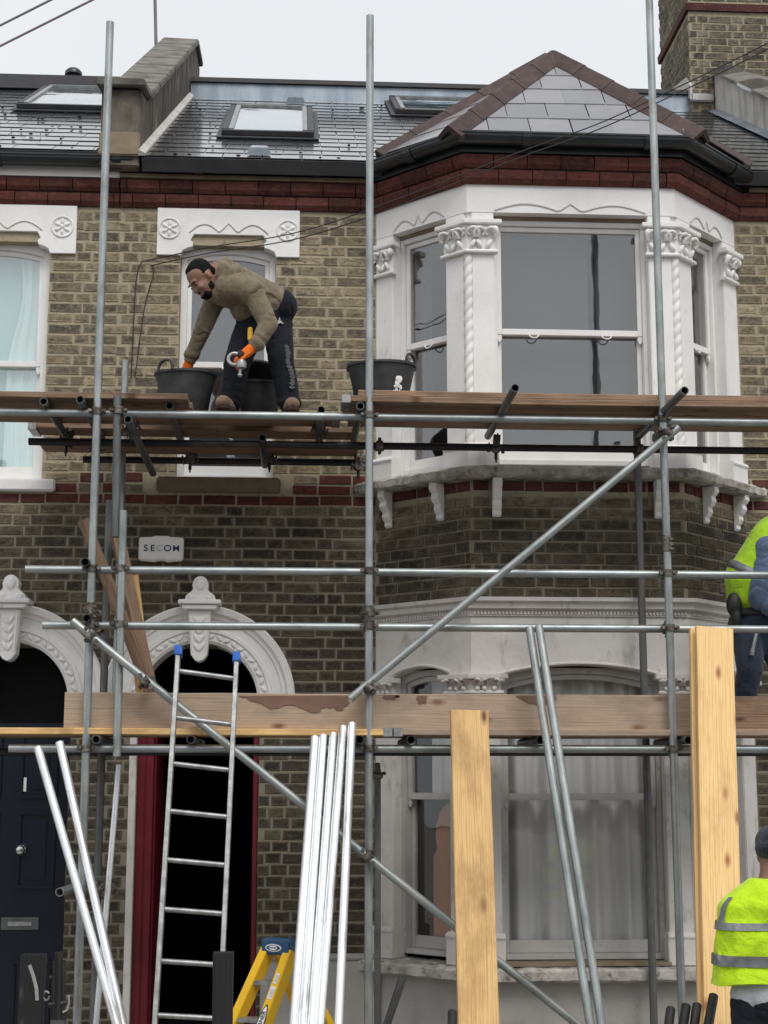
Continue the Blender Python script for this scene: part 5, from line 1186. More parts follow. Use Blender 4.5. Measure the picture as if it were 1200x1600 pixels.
# loose timber and tubes leaning at the front
def lean(px0, py0, y0, px1, y1, py1=1600):
    a = at(px0, py0, y0); c = at(px1, py1, y1); d = (c - a); return a, a + d * ((a.z - G) / (a.z - c.z))
a, c = lean(733, 1111, -1.62, 748, -2.1); plank('timber_board', a, c, .222, .05, (0.05, -1, .2), m_pine2, 'used pine board leaning upright in the middle, dirty marks on it', 'timber')
a, c = lean(1116, 982, -1.60, 1131, -2.15); plank('timber_board', a, c, .222, .04, (0.0, -1, .2), m_pine, 'tall clean yellow pine board with knots beside the hi-vis worker', 'timber')
a, c = lean(1106, 985, -1.535, 1121, -2.09); plank('timber_board', a, c, .222, .04, (0.0, -1, .2), m_pine, 'second pine board just showing its edge behind the tall yellow one', 'timber')
GT = 'loose bright tubes leaning in a bundle'
for px0, py0, px1, y0, lab in ((492, 1152, 459, -1.50, 'leftmost bright tube of the leaning bundle'), (505, 1150, 473, -1.505, 'second bright tube from the left in the leaning bundle'), (521, 1147, 487, -1.51, 'middle bright tube of the leaning bundle'), (536, 1136, 500, -1.515, 'fourth bright tube of the leaning bundle'), (550, 1131, 529, -1.52, 'separate rightmost bright tube of the leaning bundle')):
    a, c = lean(px0, py0, y0, px1, -2.3); pipe('scaffold_tube', a, c, m_bright, label=lab, cat='tube', group=GT)
GT = 'loose tubes leaning by the navy door'
for px0, py0, px1, y0, lab in ((59, 1168, 182, -1.56, 'left of two bright tubes slanting down past the navy door'), (93, 1160, 192, -1.54, 'right of two bright tubes slanting down past the navy door'), (186, 1195, 150, -1.2, 'thin bright tube slanting the other way behind the pair by the navy door')):
    a, c = lean(px0, py0, y0, px1, -2.0 if y0 < -1.3 else -1.35); pipe('scaffold_tube', a, c, m_bright if y0 < -1.3 else m_bright, label=lab, cat='tube', group=GT, r=.0245 if y0 < -1.3 else .018)
GT = 'grey tubes leaning before the bay'
for px0, py0, px1, y0, lab in ((827, 980, 922, -1.50, 'left of two grey tubes leaning against the guard rail before the bay'), (842, 978, 940, -1.505, 'right of two grey tubes leaning against the guard rail before the bay')):
    a, c = lean(px0, py0, y0, px1, -2.1); pipe('scaffold_tube', a, c, m_galv, label=lab, cat='tube', group=GT)
GT = 'dark tube ends standing at the bottom'
for px0, py0, px1, lab in ((1048, 1577, 1040, 'short dark tube end, leftmost of the four by the hi-vis worker'), (1072, 1572, 1062, 'short dark tube end, second of the four by the hi-vis worker'), (1089, 1571, 1080, 'short dark tube end, third of the four by the hi-vis worker'), (1115, 1556, 1100, 'tallest dark tube end, right beside the hi-vis worker'), (707, 1582, 706, 'single short dark tube end beside the used pine board')):
    a = at(px0, py0, -2.55); c = at(px1, 1640, -2.75); d = c - a; c = a + d * ((a.z - G) / (a.z - c.z)); pipe('scaffold_tube', c, a, m_blackt, label=lab, cat='tube', group=GT)
# ------------------------------------------------------------------ tubs on the deck
DZ = ZBd + .020
def tub(px, pyrim, Y, Rm, label, tilt=None, splash=False, hang=0.6, z=None, h=None):
    p = at(px, pyrim, Y); z0 = DZ if z is None else z; H = h or (p.z - z0)
    t = thing('rubber_tub', label, 'tub', (p.x, Y, z0), 'black rubber builders tubs')
    mw = Matrix.Translation((p.x, Y, z0)) @ (tilt or Matrix.Identity(4)); rb_ = Rm * .78
    mb = MB(); prof = [(0.01, .012), (rb_ - .008, .012), (rb_ + (Rm - rb_) * .5 - .006, H * .5), (Rm - .007, H - .004), (Rm, H), (Rm + .012, H - .004), (Rm + .012, H - .02), (Rm + .001, H - .022), (rb_ + (Rm - rb_) * .5, H * .5), (rb_, .012), (rb_ - .012, 0), (0.01, 0)]
    n = 36; rings = []
    for r, hh in prof:
        rings.append([Vector(((r * (1 + .03 * math.cos(2 * q) * hh / H)) * math.cos(q), (r * (1 - .02 * math.cos(2 * q) * hh / H)) * math.sin(q), hh + .008 * math.cos(2 * q + .4) * (hh / H) ** 3)) for q in [2 * math.pi * i / n for i in range(n)]])
    mb.rings(rings); mb.v = [mw @ v for v in mb.v]; mb.build('tub_body', m_rubber, t, True)
    for s in (0, math.pi):
        a = hang + s; hb = MB(); c = Vector((math.cos(a), math.sin(a), 0)); d = Vector((-math.sin(a), math.cos(a), 0))
        hb.sweep([mw @ (c * (Rm + .004) + d * (.062 * math.cos(q)) + Vector((0, 0, H - .02 + .075 * math.sin(q) ** .7 if math.sin(q) > 0 else H - .02))) for q in [math.pi * i / 14 for i in range(15)]], .010, 8); hb.build('handle', m_rubber, t, True)
    if splash:
        sp = MB(); rnd = random.Random(4)
        for k_ in range(26):
            q = -1.05 + rnd.gauss(0, .10); hh = H * rnd.uniform(.1, .62); r = rb_ + (Rm - rb_) * hh / H + .003
            sp.ell(mw @ Vector((r * math.cos(q) * 1.01, r * math.sin(q) * 1.0, hh)), (rnd.uniform(.004, .012), .004, rnd.uniform(.006, .028)), Matrix.Rotation(rnd.uniform(-.4, .4), 3, 'Y'), 7, 5)
        sp.build('paint_splash', m_splash, t, True)
    return t
tub(290, 585, -.84, .188, 'black rubber tub the bending worker reaches into', hang=.9)
tub(396, 602, -.62, .19, 'black rubber tub standing behind the worker\'s legs', hang=.2)
tub(402, 604, -.33, .185, 'black rubber tub tipped up against the small window', tilt=Matrix.Translation((0, 0, .16)) @ Euler((R(62), 0, 0)).to_matrix().to_4x4(), hang=.4, h=.3, z=DZ + .02)
tub(596, 573, -1.08, .208, 'paint-splashed black rubber tub beside the bay window', splash=True, hang=2.6, z=ZBd + .02)

# ------------------------------------------------------------------ aluminium ladder
Lt, Rt = at(279, 1014, -1.58), at(370, 1024, -1.58)
la_, lb_ = lean(279, 1014, -1.58, 242, -2.12); ra_, rb2 = lean(370, 1024, -1.58, 343, -2.12)
ld = thing('ladder', 'aluminium ladder with blue-taped tops leaning on the scaffold before the open doorway', 'ladder', (lb_ + rb2) / 2)
for a, c in ((la_, lb_), (ra_, rb2)):
    x = (c - a).normalized(); f = Vector((0, -1, 0)); f = (f - x * f.dot(x)).normalized(); s_ = f.cross(x); mb = MB()
    mb.rings([[p + s_ * u * .014 + f * v * .031 for u, v in ((-1, -.8), (-.8, -1), (.8, -1), (1, -.8), (1, .8), (.8, 1), (-.8, 1), (-1, .8))] for p in (a, c)]); mb.build('stile', m_alu, ld)
    tp = MB(); rnd = random.Random(3); tp.rings([[p + s_ * u * (.018 + rnd.uniform(0, .006)) + f * v * (.036 + rnd.uniform(0, .008)) for u, v in ((-1, -1), (0, -1.1), (1, -1), (1.1, 0), (1, 1), (0, 1.1), (-1, 1), (-1.1, 0))] for p in [a - x * .010 + x * .055 * k_ / 4 for k_ in range(5)]]); tp.build('tape_wrap', m_tape, ld, True)
k_ = 0; ys = [1048, 1121, 1193, 1267, 1343, 1420, 1501, 1586, 1670, 1750]
for y in ys:
    t_ = (at(279, 1014, -1.58).z - at(250, y, -1.58 - .54 * (y - 1014) / 586).z) / (la_.z - lb_.z)
    if t_ > .98: break
    mb = MB(); mb.tube(la_.lerp(lb_, t_), ra_.lerp(rb2, t_ + .004), .0145, n=10); mb.build('rung', m_alu, ld, True)

# ------------------------------------------------------------------ yellow stepladder
cpt = at(437, 1478, -1.74); st = thing('stepladder', 'yellow stepladder with blue top standing by the tube bundle', 'stepladder', (cpt.x, -1.74, G))
def bar(mb, a, c, wx, wy, side, chan=0):
    a = Vector(a); c = Vector(c); x = (c - a).normalized(); s_ = (Vector(side) - x * Vector(side).dot(x)).normalized(); f = x.cross(s_)
    mb.rings([[p + s_ * u * wx / 2 + f * v * wy / 2 for u, v in ((-1, -1), (1, -1), (1, 1), (-1, 1))] for p in (a, c)])
tw = .11; zt_ = cpt.z - .04
dirf = Vector((-.30, -.52, -1)); side = Vector((.86, -.5, 0))
fl_t = Vector((cpt.x, cpt.y, zt_)) - side * .075 + Vector((0, 0, .015)); fr_t = Vector((cpt.x, cpt.y, zt_)) + side * .075 + Vector((0, 0, .015))
def toG(p, d): return p + d * ((p.z - G) / -d.z)
dl = Vector((-.35, -.26, -1)); dr = Vector((-.26, -.36, -1))
dl = (at(367, 1600, -1.82) - fl_t); dr = (at(414, 1600, -1.88) - fr_t)
FL, FRR = toG(fl_t, dl), toG(fr_t, dr)
for a, c in ((fl_t, FL), (fr_t, FRR)):
    mb = MB(); bar(mb, a, c, .05, .088, side); mb.build('front_rail', m_yellow, st, bevel=.003)
for sgn, pxb in ((-1, 470), (1, 516)):
    a = Vector((cpt.x, cpt.y + .06, zt_)) + side * .06 * sgn + Vector((.03, .02, 0)); c = toG(a, at(pxb, 1600, -1.5) - a); mb = MB(); bar(mb, a, c, .02, .05, side); mb.build('rear_rail', m_yellow, st, bevel=.003)
for t_ in (.12, .33, .54, .75, .93):
    a, c = fl_t.lerp(FL, t_ * .9 + .06), fr_t.lerp(FRR, t_ * .9 + .06); mb = MB(); bar(mb, a, c, .08, .025, Vector((0, -1, 0))); mb.build('tread', m_alu, st, bevel=.003)
mb = MB(); cc = Vector((cpt.x, cpt.y, cpt.z)); f_ = Vector((-.5, -.86, 0)); rings = []
for h_, e in ((-.045, 1.0), (.03, 1.0), (.042, .94)):
    rings.append([cc + side * u * .095 * e + f_ * v * .05 * e + Vector((0, 0, h_)) for u, v in ((-1, -1), (1, -1), (1, 1), (-1, 1))])
mb.rings(rings); mb.build('top_cap', m_capb, st, bevel=.008)
def facing(p, x, n, up_=None):
    x = x.normalized(); n = (n - x * n.dot(x)).normalized(); y = n.cross(x); return Matrix.Translation(p) @ Matrix((x, y, n)).transposed().to_4x4()
def oval(name, mw, rx, ry, mat, par, k=24, pw_=1.0):
    q = MB(); q.rings([[mw @ Vector((rx * math.cos(t), ry * math.copysign(abs(math.sin(t)) ** pw_, math.sin(t)), h_)) for t in [2 * math.pi * i / k for i in range(k)]] for h_ in (0, .0012)]); return q.build(name, mat, par)
mwc = facing(cc + f_ * .0525 - side * .01 + Vector((0, 0, -.006)), side, f_)
oval('logo_oval', mwc, .052, .021, m_whitet, st); oval('logo_lens', mwc @ Matrix.Translation((0, 0, .0015)), .046, .016, m_capb, st, pw_=1.4); oval('logo_disc', mwc @ Matrix.Translation((0, 0, .003)), .026, .013, m_whitet, st)
text('WERNER', .011, mwc @ Matrix.Translation((0, 0, .0045)), m_capb, st, 'lettering', .0004, .0004)
rd = (FRR - fr_t).normalized(); rn_ = rd.cross(side); rn_ = rn_ if rn_.y < 0 else -rn_
rn2 = rd.cross(rn_).normalized(); rn2 = rn2 if rn2.y < 0 else -rn2
pl_ = fr_t + rd * .42; nface = rn_.normalized()
mwr = facing(pl_ + nface * .0455, -rd, nface)
oval('label_oval', mwr, .105, .026, m_blackpr, st, pw_=1.3); oval('label_lens', mwr @ Matrix.Translation((0, 0, .0014)), .094, .019, m_whitet, st, pw_=1.3)
text('WERNER', .033, mwr @ Matrix.Translation((0, 0, .003)), m_blackpr, st, 'lettering', .0004, .001)
for t_, w_, h_ in ((.17, .06, .022), (.25, .07, .03)):
    q = MB(); m_ = facing(fr_t + rd * t_ + nface * .0455, -rd, nface); q.rings([[m_ @ Vector((x, y, k_)) for x, y in ((-w_ / 2, -h_ / 2), (w_ / 2, -h_ / 2), (w_ / 2, h_ / 2), (-w_ / 2, h_ / 2))] for k_ in (0, .001)]); q.build('warning_label', m_whitet, st)
    q = MB()
    for i in range(4): q.rings([[m_ @ Vector((x, y, k_)) for x, y in ((-w_ * .4, -h_ * .36 + h_ * .2 * i), (w_ * .3, -h_ * .36 + h_ * .2 * i), (w_ * .3, -h_ * .3 + h_ * .2 * i), (-w_ * .4, -h_ * .3 + h_ * .2 * i))] for k_ in (.0012, .0016)])
    q.build('label_print', m_refl, st)

# ------------------------------------------------------------------ black posts and gate ironwork at the front
a = at(350, 1488, -2.6); plank('gate_post', (a.x, -2.6, G), (a.x - .005, -2.6, a.z), .10, .10, (0, -1, 0), m_blackwood, 'black painted timber post before the open doorway', 'post')
a = at(51, 1491, -2.6); gp = plank('gate_post', (a.x, -2.6, G), (a.x + .01, -2.6, a.z), .115, .09, (0, -1, 0), m_blackwood, 'scuffed black timber post with a white mark before the navy door', 'post')
q = MB(); q.sweep([at(46, 1508, -2.652), at(52, 1525, -2.652), at(57, 1545, -2.652), at(58, 1563, -2.652)], .009, 8); q.v = [Vector((v.x, -2.652 + (v.y + 2.652) * .25, v.z)) for v in q.v]; q.v = [PMAT[gp.name].inverted() @ v for v in q.v]; me = bpy.data.meshes.new('white_scuff'); me.from_pydata(q.v, [], q.f); me.materials.append(m_scuff); o = bpy.data.objects.new('white_scuff', me); C.objects.link(o); o.parent = gp
gt = thing('iron_gate', 'black ironwork gate end beside the scuffed post', 'gate', at(92, 1560, -2.58))
for (p0, p1, r_) in (((92, 1488), (90, 1660), .02), ((84, 1502), (83, 1660), .012), ((99, 1500), (98, 1660), .012), ((78, 1528), (103, 1518), .010), ((76, 1570), (104, 1566), .014), ((80, 1600), (102, 1600), .03)):
    q = MB(); q.tube(at(*p0, -2.58), at(*p1, -2.58), r_, n=8); q.build('iron_bar', m_blackt, gt, True)
q = MB(); q.sweep([at(72 + 5 * math.cos(t), 1556 + 7 * math.sin(t), -2.6) for t in [2 * math.pi * i / 12 for i in range(12)]], .006, 6); q.build('gate_ring', m_galv, gt, True)
q = MB(); q.sweep([at(107, 1555, -2.6), at(108, 1568, -2.6), at(105, 1578, -2.6), at(98, 1582, -2.6)], .006, 6); q.build('cable_tail', m_scuff, gt, True)

# ------------------------------------------------------------------ people
def blob(name, prims, mat, parent, voxel=.012, smooth=5, fold=0.0, fsc=9.0, fvec=(1, 1, 1), seed=0):
    mb = MB()
    for p in prims:
        if p[0] == 'c':
            _, a, c, r0, r1 = p; mb.tube(a, c, r0, r1, n=16)
            mb.ell(a, (r0,) * 3, None, 14, 10); mb.ell(c, (r1,) * 3, None, 14, 10)
        elif p[0] == 'e':
            mb.ell(p[1], p[2], p[3] if len(p) > 3 else None, 18, 12)
    o0 = wloc(parent); me = bpy.data.meshes.new(name); me.from_pydata([v - o0 for v in mb.v], [], mb.f)
    bm = bmesh.new(); bm.from_mesh(me); bmesh.ops.recalc_face_normals(bm, faces=bm.faces); bm.to_mesh(me); bm.free()
    t = bpy.data.objects.new('tmp', me); C.objects.link(t)
    m = t.modifiers.new('r', 'REMESH'); m.mode = 'VOXEL'; m.voxel_size = voxel
    if smooth: s_ = t.modifiers.new('s', 'SMOOTH'); s_.iterations = smooth; s_.factor = .5
    dg = bpy.context.evaluated_depsgraph_get(); out = bpy.data.meshes.new_from_object(t.evaluated_get(dg)); bpy.data.objects.remove(t); bpy.data.meshes.remove(me)
    if fold:
        off = Vector((seed * 3.1, seed * 1.7, seed * 5.3)); fv = Vector(fvec); nrm = [v.normal.copy() for v in out.vertices]
        caps_ = [(p[1] - o0, p[2] - o0) for p in prims if p[0] == 'c']
        for v, n_ in zip(out.vertices, nrm):
            if caps_:
                bd = 9
                for a_, c_ in caps_:
                    ab = c_ - a_; t = max(0, min(1, (v.co - a_).dot(ab) / max(1e-6, ab.length_squared))); dd_ = (v.co - a_ - ab * t).length
                    if dd_ < bd: bd, bt, bl = dd_, t, ab.length
                ph = bt * bl / .075 * math.pi + 4.2 * noise.noise(v.co * 5.5 + off) + 1.5 * noise.noise(v.co * 14 + off)
                cr = (1 - abs(math.sin(ph))) ** 2.2
                v.co -= n_ * (fold * 1.5 * cr * (.25 + .75 * abs(2 * bt - 1)) * max(0, .35 + 1.3 * noise.noise(v.co * 8 + off * 2)))
                w_ = noise.noise(v.co * 6 + off); v.co += n_ * fold * .6 * w_
                continue
            q = Vector((v.co.x * fv.x, v.co.y * fv.y, v.co.z * fv.z)) * fsc + off
            w_ = noise.noise(q + Vector((noise.noise(q * .6), noise.noise(q * .6 + Vector((5, 5, 5))), 0)) * .9); v.co += n_ * (fold * (1 - 2.2 * abs(w_)) )
    out.name = name; out.polygons.foreach_set('use_smooth', [True] * len(out.polygons))
    return mkobj(name, out, mat, parent, Matrix.Translation(o0))
def basis(f, u):
    f = f.normalized(); u = (u - f * u.dot(f)).normalized(); return f.cross(u), f, u     # right, forward, up
def head_prims(c, f, u):
    r, f, u = basis(f, u); m = Matrix((r, f, u)).transposed()
    P = lambda x, y, z: c + r * x + f * y + u * z
    pr = [('e', P(0, -.012, .035), (.076, .095, .085), m), ('e', P(0, .018, -.03), (.062, .075, .085), m), ('e', P(0, .045, -.085), (.036, .04, .034), m), ('e', P(0, .088, -.018), (.014, .02, .028), m), ('e', P(0, .102, -.034), (.017, .014, .012), m), ('e', P(0, .078, .022), (.05, .02, .014), m), ('e', P(0, .085, -.072), (.024, .012, .008), m)]
    for s_ in (-1, 1): pr += [('e', P(s_ * .076, -.012, -.01), (.010, .02, .032), m), ('e', P(s_ * .035, .068, -.03), (.024, .022, .022), m)]
    return pr, P, m
def hand(palm, dirv, nrm, L=.095, curl=.7, spread=.12, thumb=1):
    """palm centre, finger direction, palm normal: capsules for palm, four unequal bent fingers and a thumb"""
    d = dirv.normalized(); n = (nrm - d * nrm.dot(d)).normalized(); s_ = d.cross(n); pr = []
    for k_ in range(4): pr.append(('c', palm - d * .035 + s_ * (-.02 + .0135 * k_), palm + d * .036 + s_ * (-.03 + .02 * k_), .0145, .0115))
    for k_, ln in enumerate((.066, .078, .082, .07)):
        b0 = palm + d * .04 + s_ * (-.031 + .0205 * k_); a_ = 0; p = b0; dd_ = d
        for j, fr_ in enumerate((.44, .32, .26)):
            a_ += curl * (.55, .85, .6)[j]; v = (d * math.cos(a_) + n * math.sin(a_) + s_ * ((k_ - 1.5) * spread)).normalized(); q = p + v * ln * fr_; pr.append(('c', p, q, .0098 - .0008 * j, .009 - .0008 * j)); p = q
    t0 = palm - d * .02 + s_ * .03 * thumb; t1 = t0 + (d * .5 + s_ * .75 * thumb + n * .35).normalized() * .036; t2_ = t1 + (d * .85 + s_ * .15 * thumb + n * .5).normalized() * .03
    pr += [('c', t0, t1, .0135, .011), ('c', t1, t2_, .011, .009)]
    return pr
# --- worker bending over the tub on the upper deck
wk = thing('person', 'man in tan hoodie and black track trousers bending over a tub on the upper deck', 'person', (at(405, 640, -.88).x, -.88, DZ))
J = at
hipc = J(424, 478, -.87); bel = J(398, 462, -.95); chest = J(372, 450, -1.02); neck = J(345, 433, -1.08); hd = J(316, 436, -1.15)
sN, eN, wN, hN = J(394, 456, -1.17), J(420, 506, -1.20), J(402, 537, -1.24), J(384, 552, -1.25)
sF, eF, wF, hF = J(338, 462, -.97), J(316, 516, -.94), J(300, 554, -.88), J(292, 577, -.85)
hl, kl, al = J(396, 500, -.94), J(370, 570, -1.0), J(361, 630, -.93); hr, kr, ar_ = J(432, 490, -.82), J(439, 562, -.92), J(452, 630, -.90)
hf, hu = Vector((-.60, -.36, -.72)), Vector((-.70, -.25, .66))
hp, HP, hm = head_prims(hd, hf, hu)
body = blob('body', hp + [('c', hd + (neck - hd) * .3, neck + (chest - neck) * .2, .055, .06), ('c', neck, hipc, .10, .10), ('c', sN, eN, .045, .04), ('c', eN, wN, .038, .028), ('c', sF, eF, .045, .04), ('c', eF, wF, .038, .028), ('c', sN, sF, .06, .06), ('c', hl, kl, .07, .05), ('c', kl, al, .048, .035), ('c', hr, kr, .07, .05), ('c', kr, ar_, .048, .035), ('c', hl, hr, .08, .08), ('c', wN, hN, .025, .02), ('c', wF, hF, .025, .02)], m_skin, wk, .009, 3)
r_, f_, u_ = basis(hf, hu)
blob('hair', [('e', HP(0, -.024, .05), (.0775, .0875, .0795), hm), ('e', HP(0, .012, .086), (.054, .048, .034), hm), ('e', HP(0, -.07, -.005), (.066, .04, .06), hm), ('e', HP(.064, -.012, .03), (.014, .03, .035), hm), ('e', HP(-.064, -.012, .03), (.014, .03, .035), hm)], m_hair, wk, .008, 3, .0015, 60)
blob('beard', [('e', HP(0, .048, -.094), (.040, .042, .030), hm), ('e', HP(.05, .012, -.06), (.010, .026, .036), hm), ('e', HP(-.05, .012, -.06), (.010, .026, .036), hm), ('e', HP(.028, .066, -.085), (.016, .018, .018), hm), ('e', HP(-.028, .066, -.085), (.016, .018, .018), hm), ('e', HP(0, .091, -.056), (.024, .007, .005), hm)], m_hair, wk, .006, 2, .0012, 80)
for s_ in (-1, 1):
    q = MB(); q.ell(HP(s_ * .032, .082, .001), (.012, .006, .005), hm, 10, 7); q.build('eye', m_skin, body, True); q = MB(); q.ell(HP(s_ * .032, .089, -.001), (.006, .004, .006), hm, 8, 6); q.build('pupil', m_blackpr, body, True)
    q = MB(); q.ell(HP(s_ * .034, .09, .02), (.021, .006, .005), hm, 8, 6); q.build('eyebrow', m_hair, body, True)
tdir = (neck - hipc).normalized(); rm = Matrix((Vector((0, 0, 1)).cross(tdir).normalized(), tdir, tdir.cross(Vector((0, 0, 1)).cross(tdir)) * -1)).transposed()
hood = [('c', chest, bel, .14, .135), ('c', bel, J(421, 472, -.89), .135, .13), ('e', (sN + sF) / 2 + Vector((.0, 0, .02)), (.155, .155, .115)), ('c', sN, eN, .075, .062), ('c', eN, wN, .062, .048), ('c', sF, eF, .072, .06), ('c', eF, wF, .06, .046), ('c', sN, chest, .09, .125), ('c', sF, chest, .085, .12), ('c', J(380, 482, -1.02), J(408, 482, -.95), .09, .09), ('e', wN, (.056, .056, .05)), ('e', wF, (.054, .054, .045))]
blob('hoodie', hood, m_hood, wk, .007, 6, .011, 15, (1.3, 1, 1.3), 2)
cuff = MB(); cuff.sweep([wN + (hN - wN) * .1, wN + (hN - wN) * .42], .04, 14, [.045, .040]); cuff.build('cuff', m_hood, wk, True)
cuff = MB(); cuff.sweep([wF + (hF - wF) * .05, wF + (hF - wF) * .5], .04, 14, [.044, .039]); cuff.build('cuff', m_hood, wk, True)
# hood lying round the neck
hq = MB(); nd = (hd - chest).normalized(); a_ = nd.orthogonal().normalized(); b_ = nd.cross(a_); ctr = neck + nd * .005
blob('hood', [('e', ctr + (a_ * math.cos(t) + b_ * math.sin(t)) * .085 + nd * (.02 * math.sin(t * 2)), (.045, .045, .05)) for t in [2 * math.pi * i / 12 for i in range(12)]] + [('e', J(352, 418, -1.02), (.075, .09, .05)), ('e', J(348, 440, -1.17), (.04, .04, .085), Matrix.Rotation(.25, 3, 'Y')), ('e', J(362, 422, -.98), (.07, .07, .05)), ('e', J(354, 430, -1.12), (.075, .075, .065)), ('e', J(343, 418, -1.06), (.06, .07, .045)), ('e', J(350, 446, -1.16), (.055, .05, .07)), ('e', J(340, 458, -1.14), (.045, .045, .05)), ('e', J(370, 430, -1.05), (.09, .09, .06))], m_hood, wk, .009, 4, .004, 20, seed=3)
tr = [('c', hl, kl, .108, .088), ('c', kl, al, .085, .072), ('c', hr, kr, .112, .088), ('c', kr, ar_, .085, .076), ('c', hl, hr, .12, .125), ('e', J(436, 480, -.86), (.125, .13, .125)), ('e', al, (.08, .085, .05)), ('e', ar_, (.085, .09, .05))]
blob('trousers', tr, m_trou, wk, .008, 6, .011, 12, (1, 1, 2.0), 5)
bt = MB(); bt.sweep([J(434, 462, -.99), J(441, 467, -.96), J(446, 474, -.88)], .012, 8); bt.build('belt', m_grey, wk, True)
for a_, dv in ((al, Vector((-.35, -.94, 0))), (ar_, Vector((.15, -.99, 0)))):
    b0 = Vector((a_.x, a_.y, DZ)); dv = dv.normalized()
    blob('boot', [('c', b0 + Vector((0, 0, .11)) - dv * .02, b0 + Vector((0, 0, .05)) - dv * .03, .055, .05), ('c', b0 + Vector((0, 0, .05)) - dv * .05, b0 + Vector((0, 0, .045)) + dv * .12, .048, .046), ('e', b0 + Vector((0, 0, .05)) + dv * .13, (.05, .055, .045))], m_boot, wk, .009, 3, .002, 40)
    so_ = MB(); s2_ = Vector((-dv.y, dv.x, 0)); so_.prism([b0 + dv * x + s2_ * y + Vector((0, 0, .0)) for x, y in ((-.09, -.035), (-.09, .035), (.05, .05), (.15, .045), (.185, 0), (.15, -.045), (.05, -.05))], [b0 + dv * x + s2_ * y + Vector((0, 0, .026)) for x, y in ((-.09, -.035), (-.09, .035), (.05, .05), (.15, .045), (.185, 0), (.15, -.045), (.05, -.05))]); so_.build('sole', m_glovd, wk, bevel=.004)
dN = (hN - wN).normalized()
blob('glove', hand(hN + dN * .012, dN + Vector((-.2, 0, -.1)), Vector((-.25, .35, -.9)), curl=.75, thumb=-1) + [('c', wN + dN * .02, hN, .034, .033)], m_orange, wk, .005, 2)
dF = (hF - wF).normalized(); blob('glove', hand(hF + dF * .02, dF, Vector((-.6, -.2, .1)), curl=.5) + [('c', wF + dF * .03, hF, .034, .033)], m_orange, wk, .005, 2)
pm = MB(); pm.ell(hN + dN * .03 + Vector((-.012, -.026, .006)), (.028, .012, .024), None, 12, 8); pm.build('glove_patch', m_glovd, wk, True)
q = MB(); q.box(J(391, 524, -1.13).x - .016, J(391, 524, -1.13).x + .016, -1.15, -1.12, J(391, 533, -1.13).z, J(391, 512, -1.13).z); q.build('pocket_tool', m_yellow, wk, bevel=.006)
# emblem and lettering on the trousers
em = J(437, 502, -.98); q = MB()
fig = [(-.030, .012), (-.016, .008), (-.006, .016), (-.004, .034), (.004, .036), (.005, .018), (.012, .006), (.030, -.012), (.026, -.018), (.006, -.008), (-.012, -.014), (-.030, -.026), (-.033, -.02), (-.014, -.006), (-.012, .002), (-.028, .004)]
def onleg(px, py):
    """front surface of the near trouser leg at that pixel"""
    best = None; v = (fw * F + rt * (px - 600) + upv * (800 - py)).normalized()
    for i in range(400):
        p = CAM + v * (8.9 + i * .004)
        for a_, c_, r0, r1 in ((hr, kr, .112, .088), (kr, ar_, .085, .076), (hl, hr, .12, .125)):
            ab = c_ - a_; t = max(0, min(1, (p - a_).dot(ab) / ab.length_squared))
            if (p - (a_ + ab * t)).length < r0 + (r1 - r0) * t + .004: return p - v * .012
    return None
pe = onleg(437, 503)
if pe:
    mwe = facing(pe, Vector((1, .05, .1)), (CAM - pe)); q = MB(); q.rings([[mwe @ Vector((x * .8, y * .8, h_)) for x, y in fig] for h_ in (-.012, .001)]); q.build('emblem', m_whitet, wk)
q = MB(); rnd = random.Random(9)
for k_ in range(13):
    px, py = 447 + 11 * (k_ / 12) + 1.5 * math.sin(k_ * .9), 541 + 5.3 * k_; pe = onleg(px, py)
    if pe:
        mwe = facing(pe, Vector((.35, .1, -1)), (CAM - pe))
        for j in range(2): q.rings([[mwe @ Vector((x * .009 + .011 * j - .005, y * (.008 + .008 * rnd.random()) + .006 * rnd.uniform(-1, 1), h_)) for x, y in ((-.4, -1), (.4, -1), (.4, 1), (-.4, 1))] for h_ in (-.006, .001)])
if q.v: q.build('leg_lettering', m_refl, wk)
# coupler held in the hand
hcp = thing('held_coupler', 'silver scaffold coupler held in the worker\'s orange glove', 'coupler', hN + dN * .07 + Vector((-.02, -.05, -.03)))
pc_ = hN + dN * .06 + Vector((-.025, -.055, -.015))
q = MB(); q.sweep([pc_ + Vector((.038 * math.cos(t), .01 * math.sin(t), .04 * math.sin(t))) for t in [R(60) + R(250) * i / 14 for i in range(15)]], .011, 8); q.build('jaw', m_alu, hcp, True)
q = MB(); q.lathe(pc_ + Vector((.045, -.01, -.05)), [(.012, -.02), (.03, -.01), (.034, .02), (.024, .04), (.008, .045)], 12); q.tube(pc_ + Vector((.04, -.012, -.06)), pc_ + Vector((.036, -.012, -.105)), .009, n=8); q.ell(pc_ + Vector((.036, -.012, -.108)), (.016, .016, .014), None, 10, 7); q.build('bolt_body', m_alu, hcp, True)

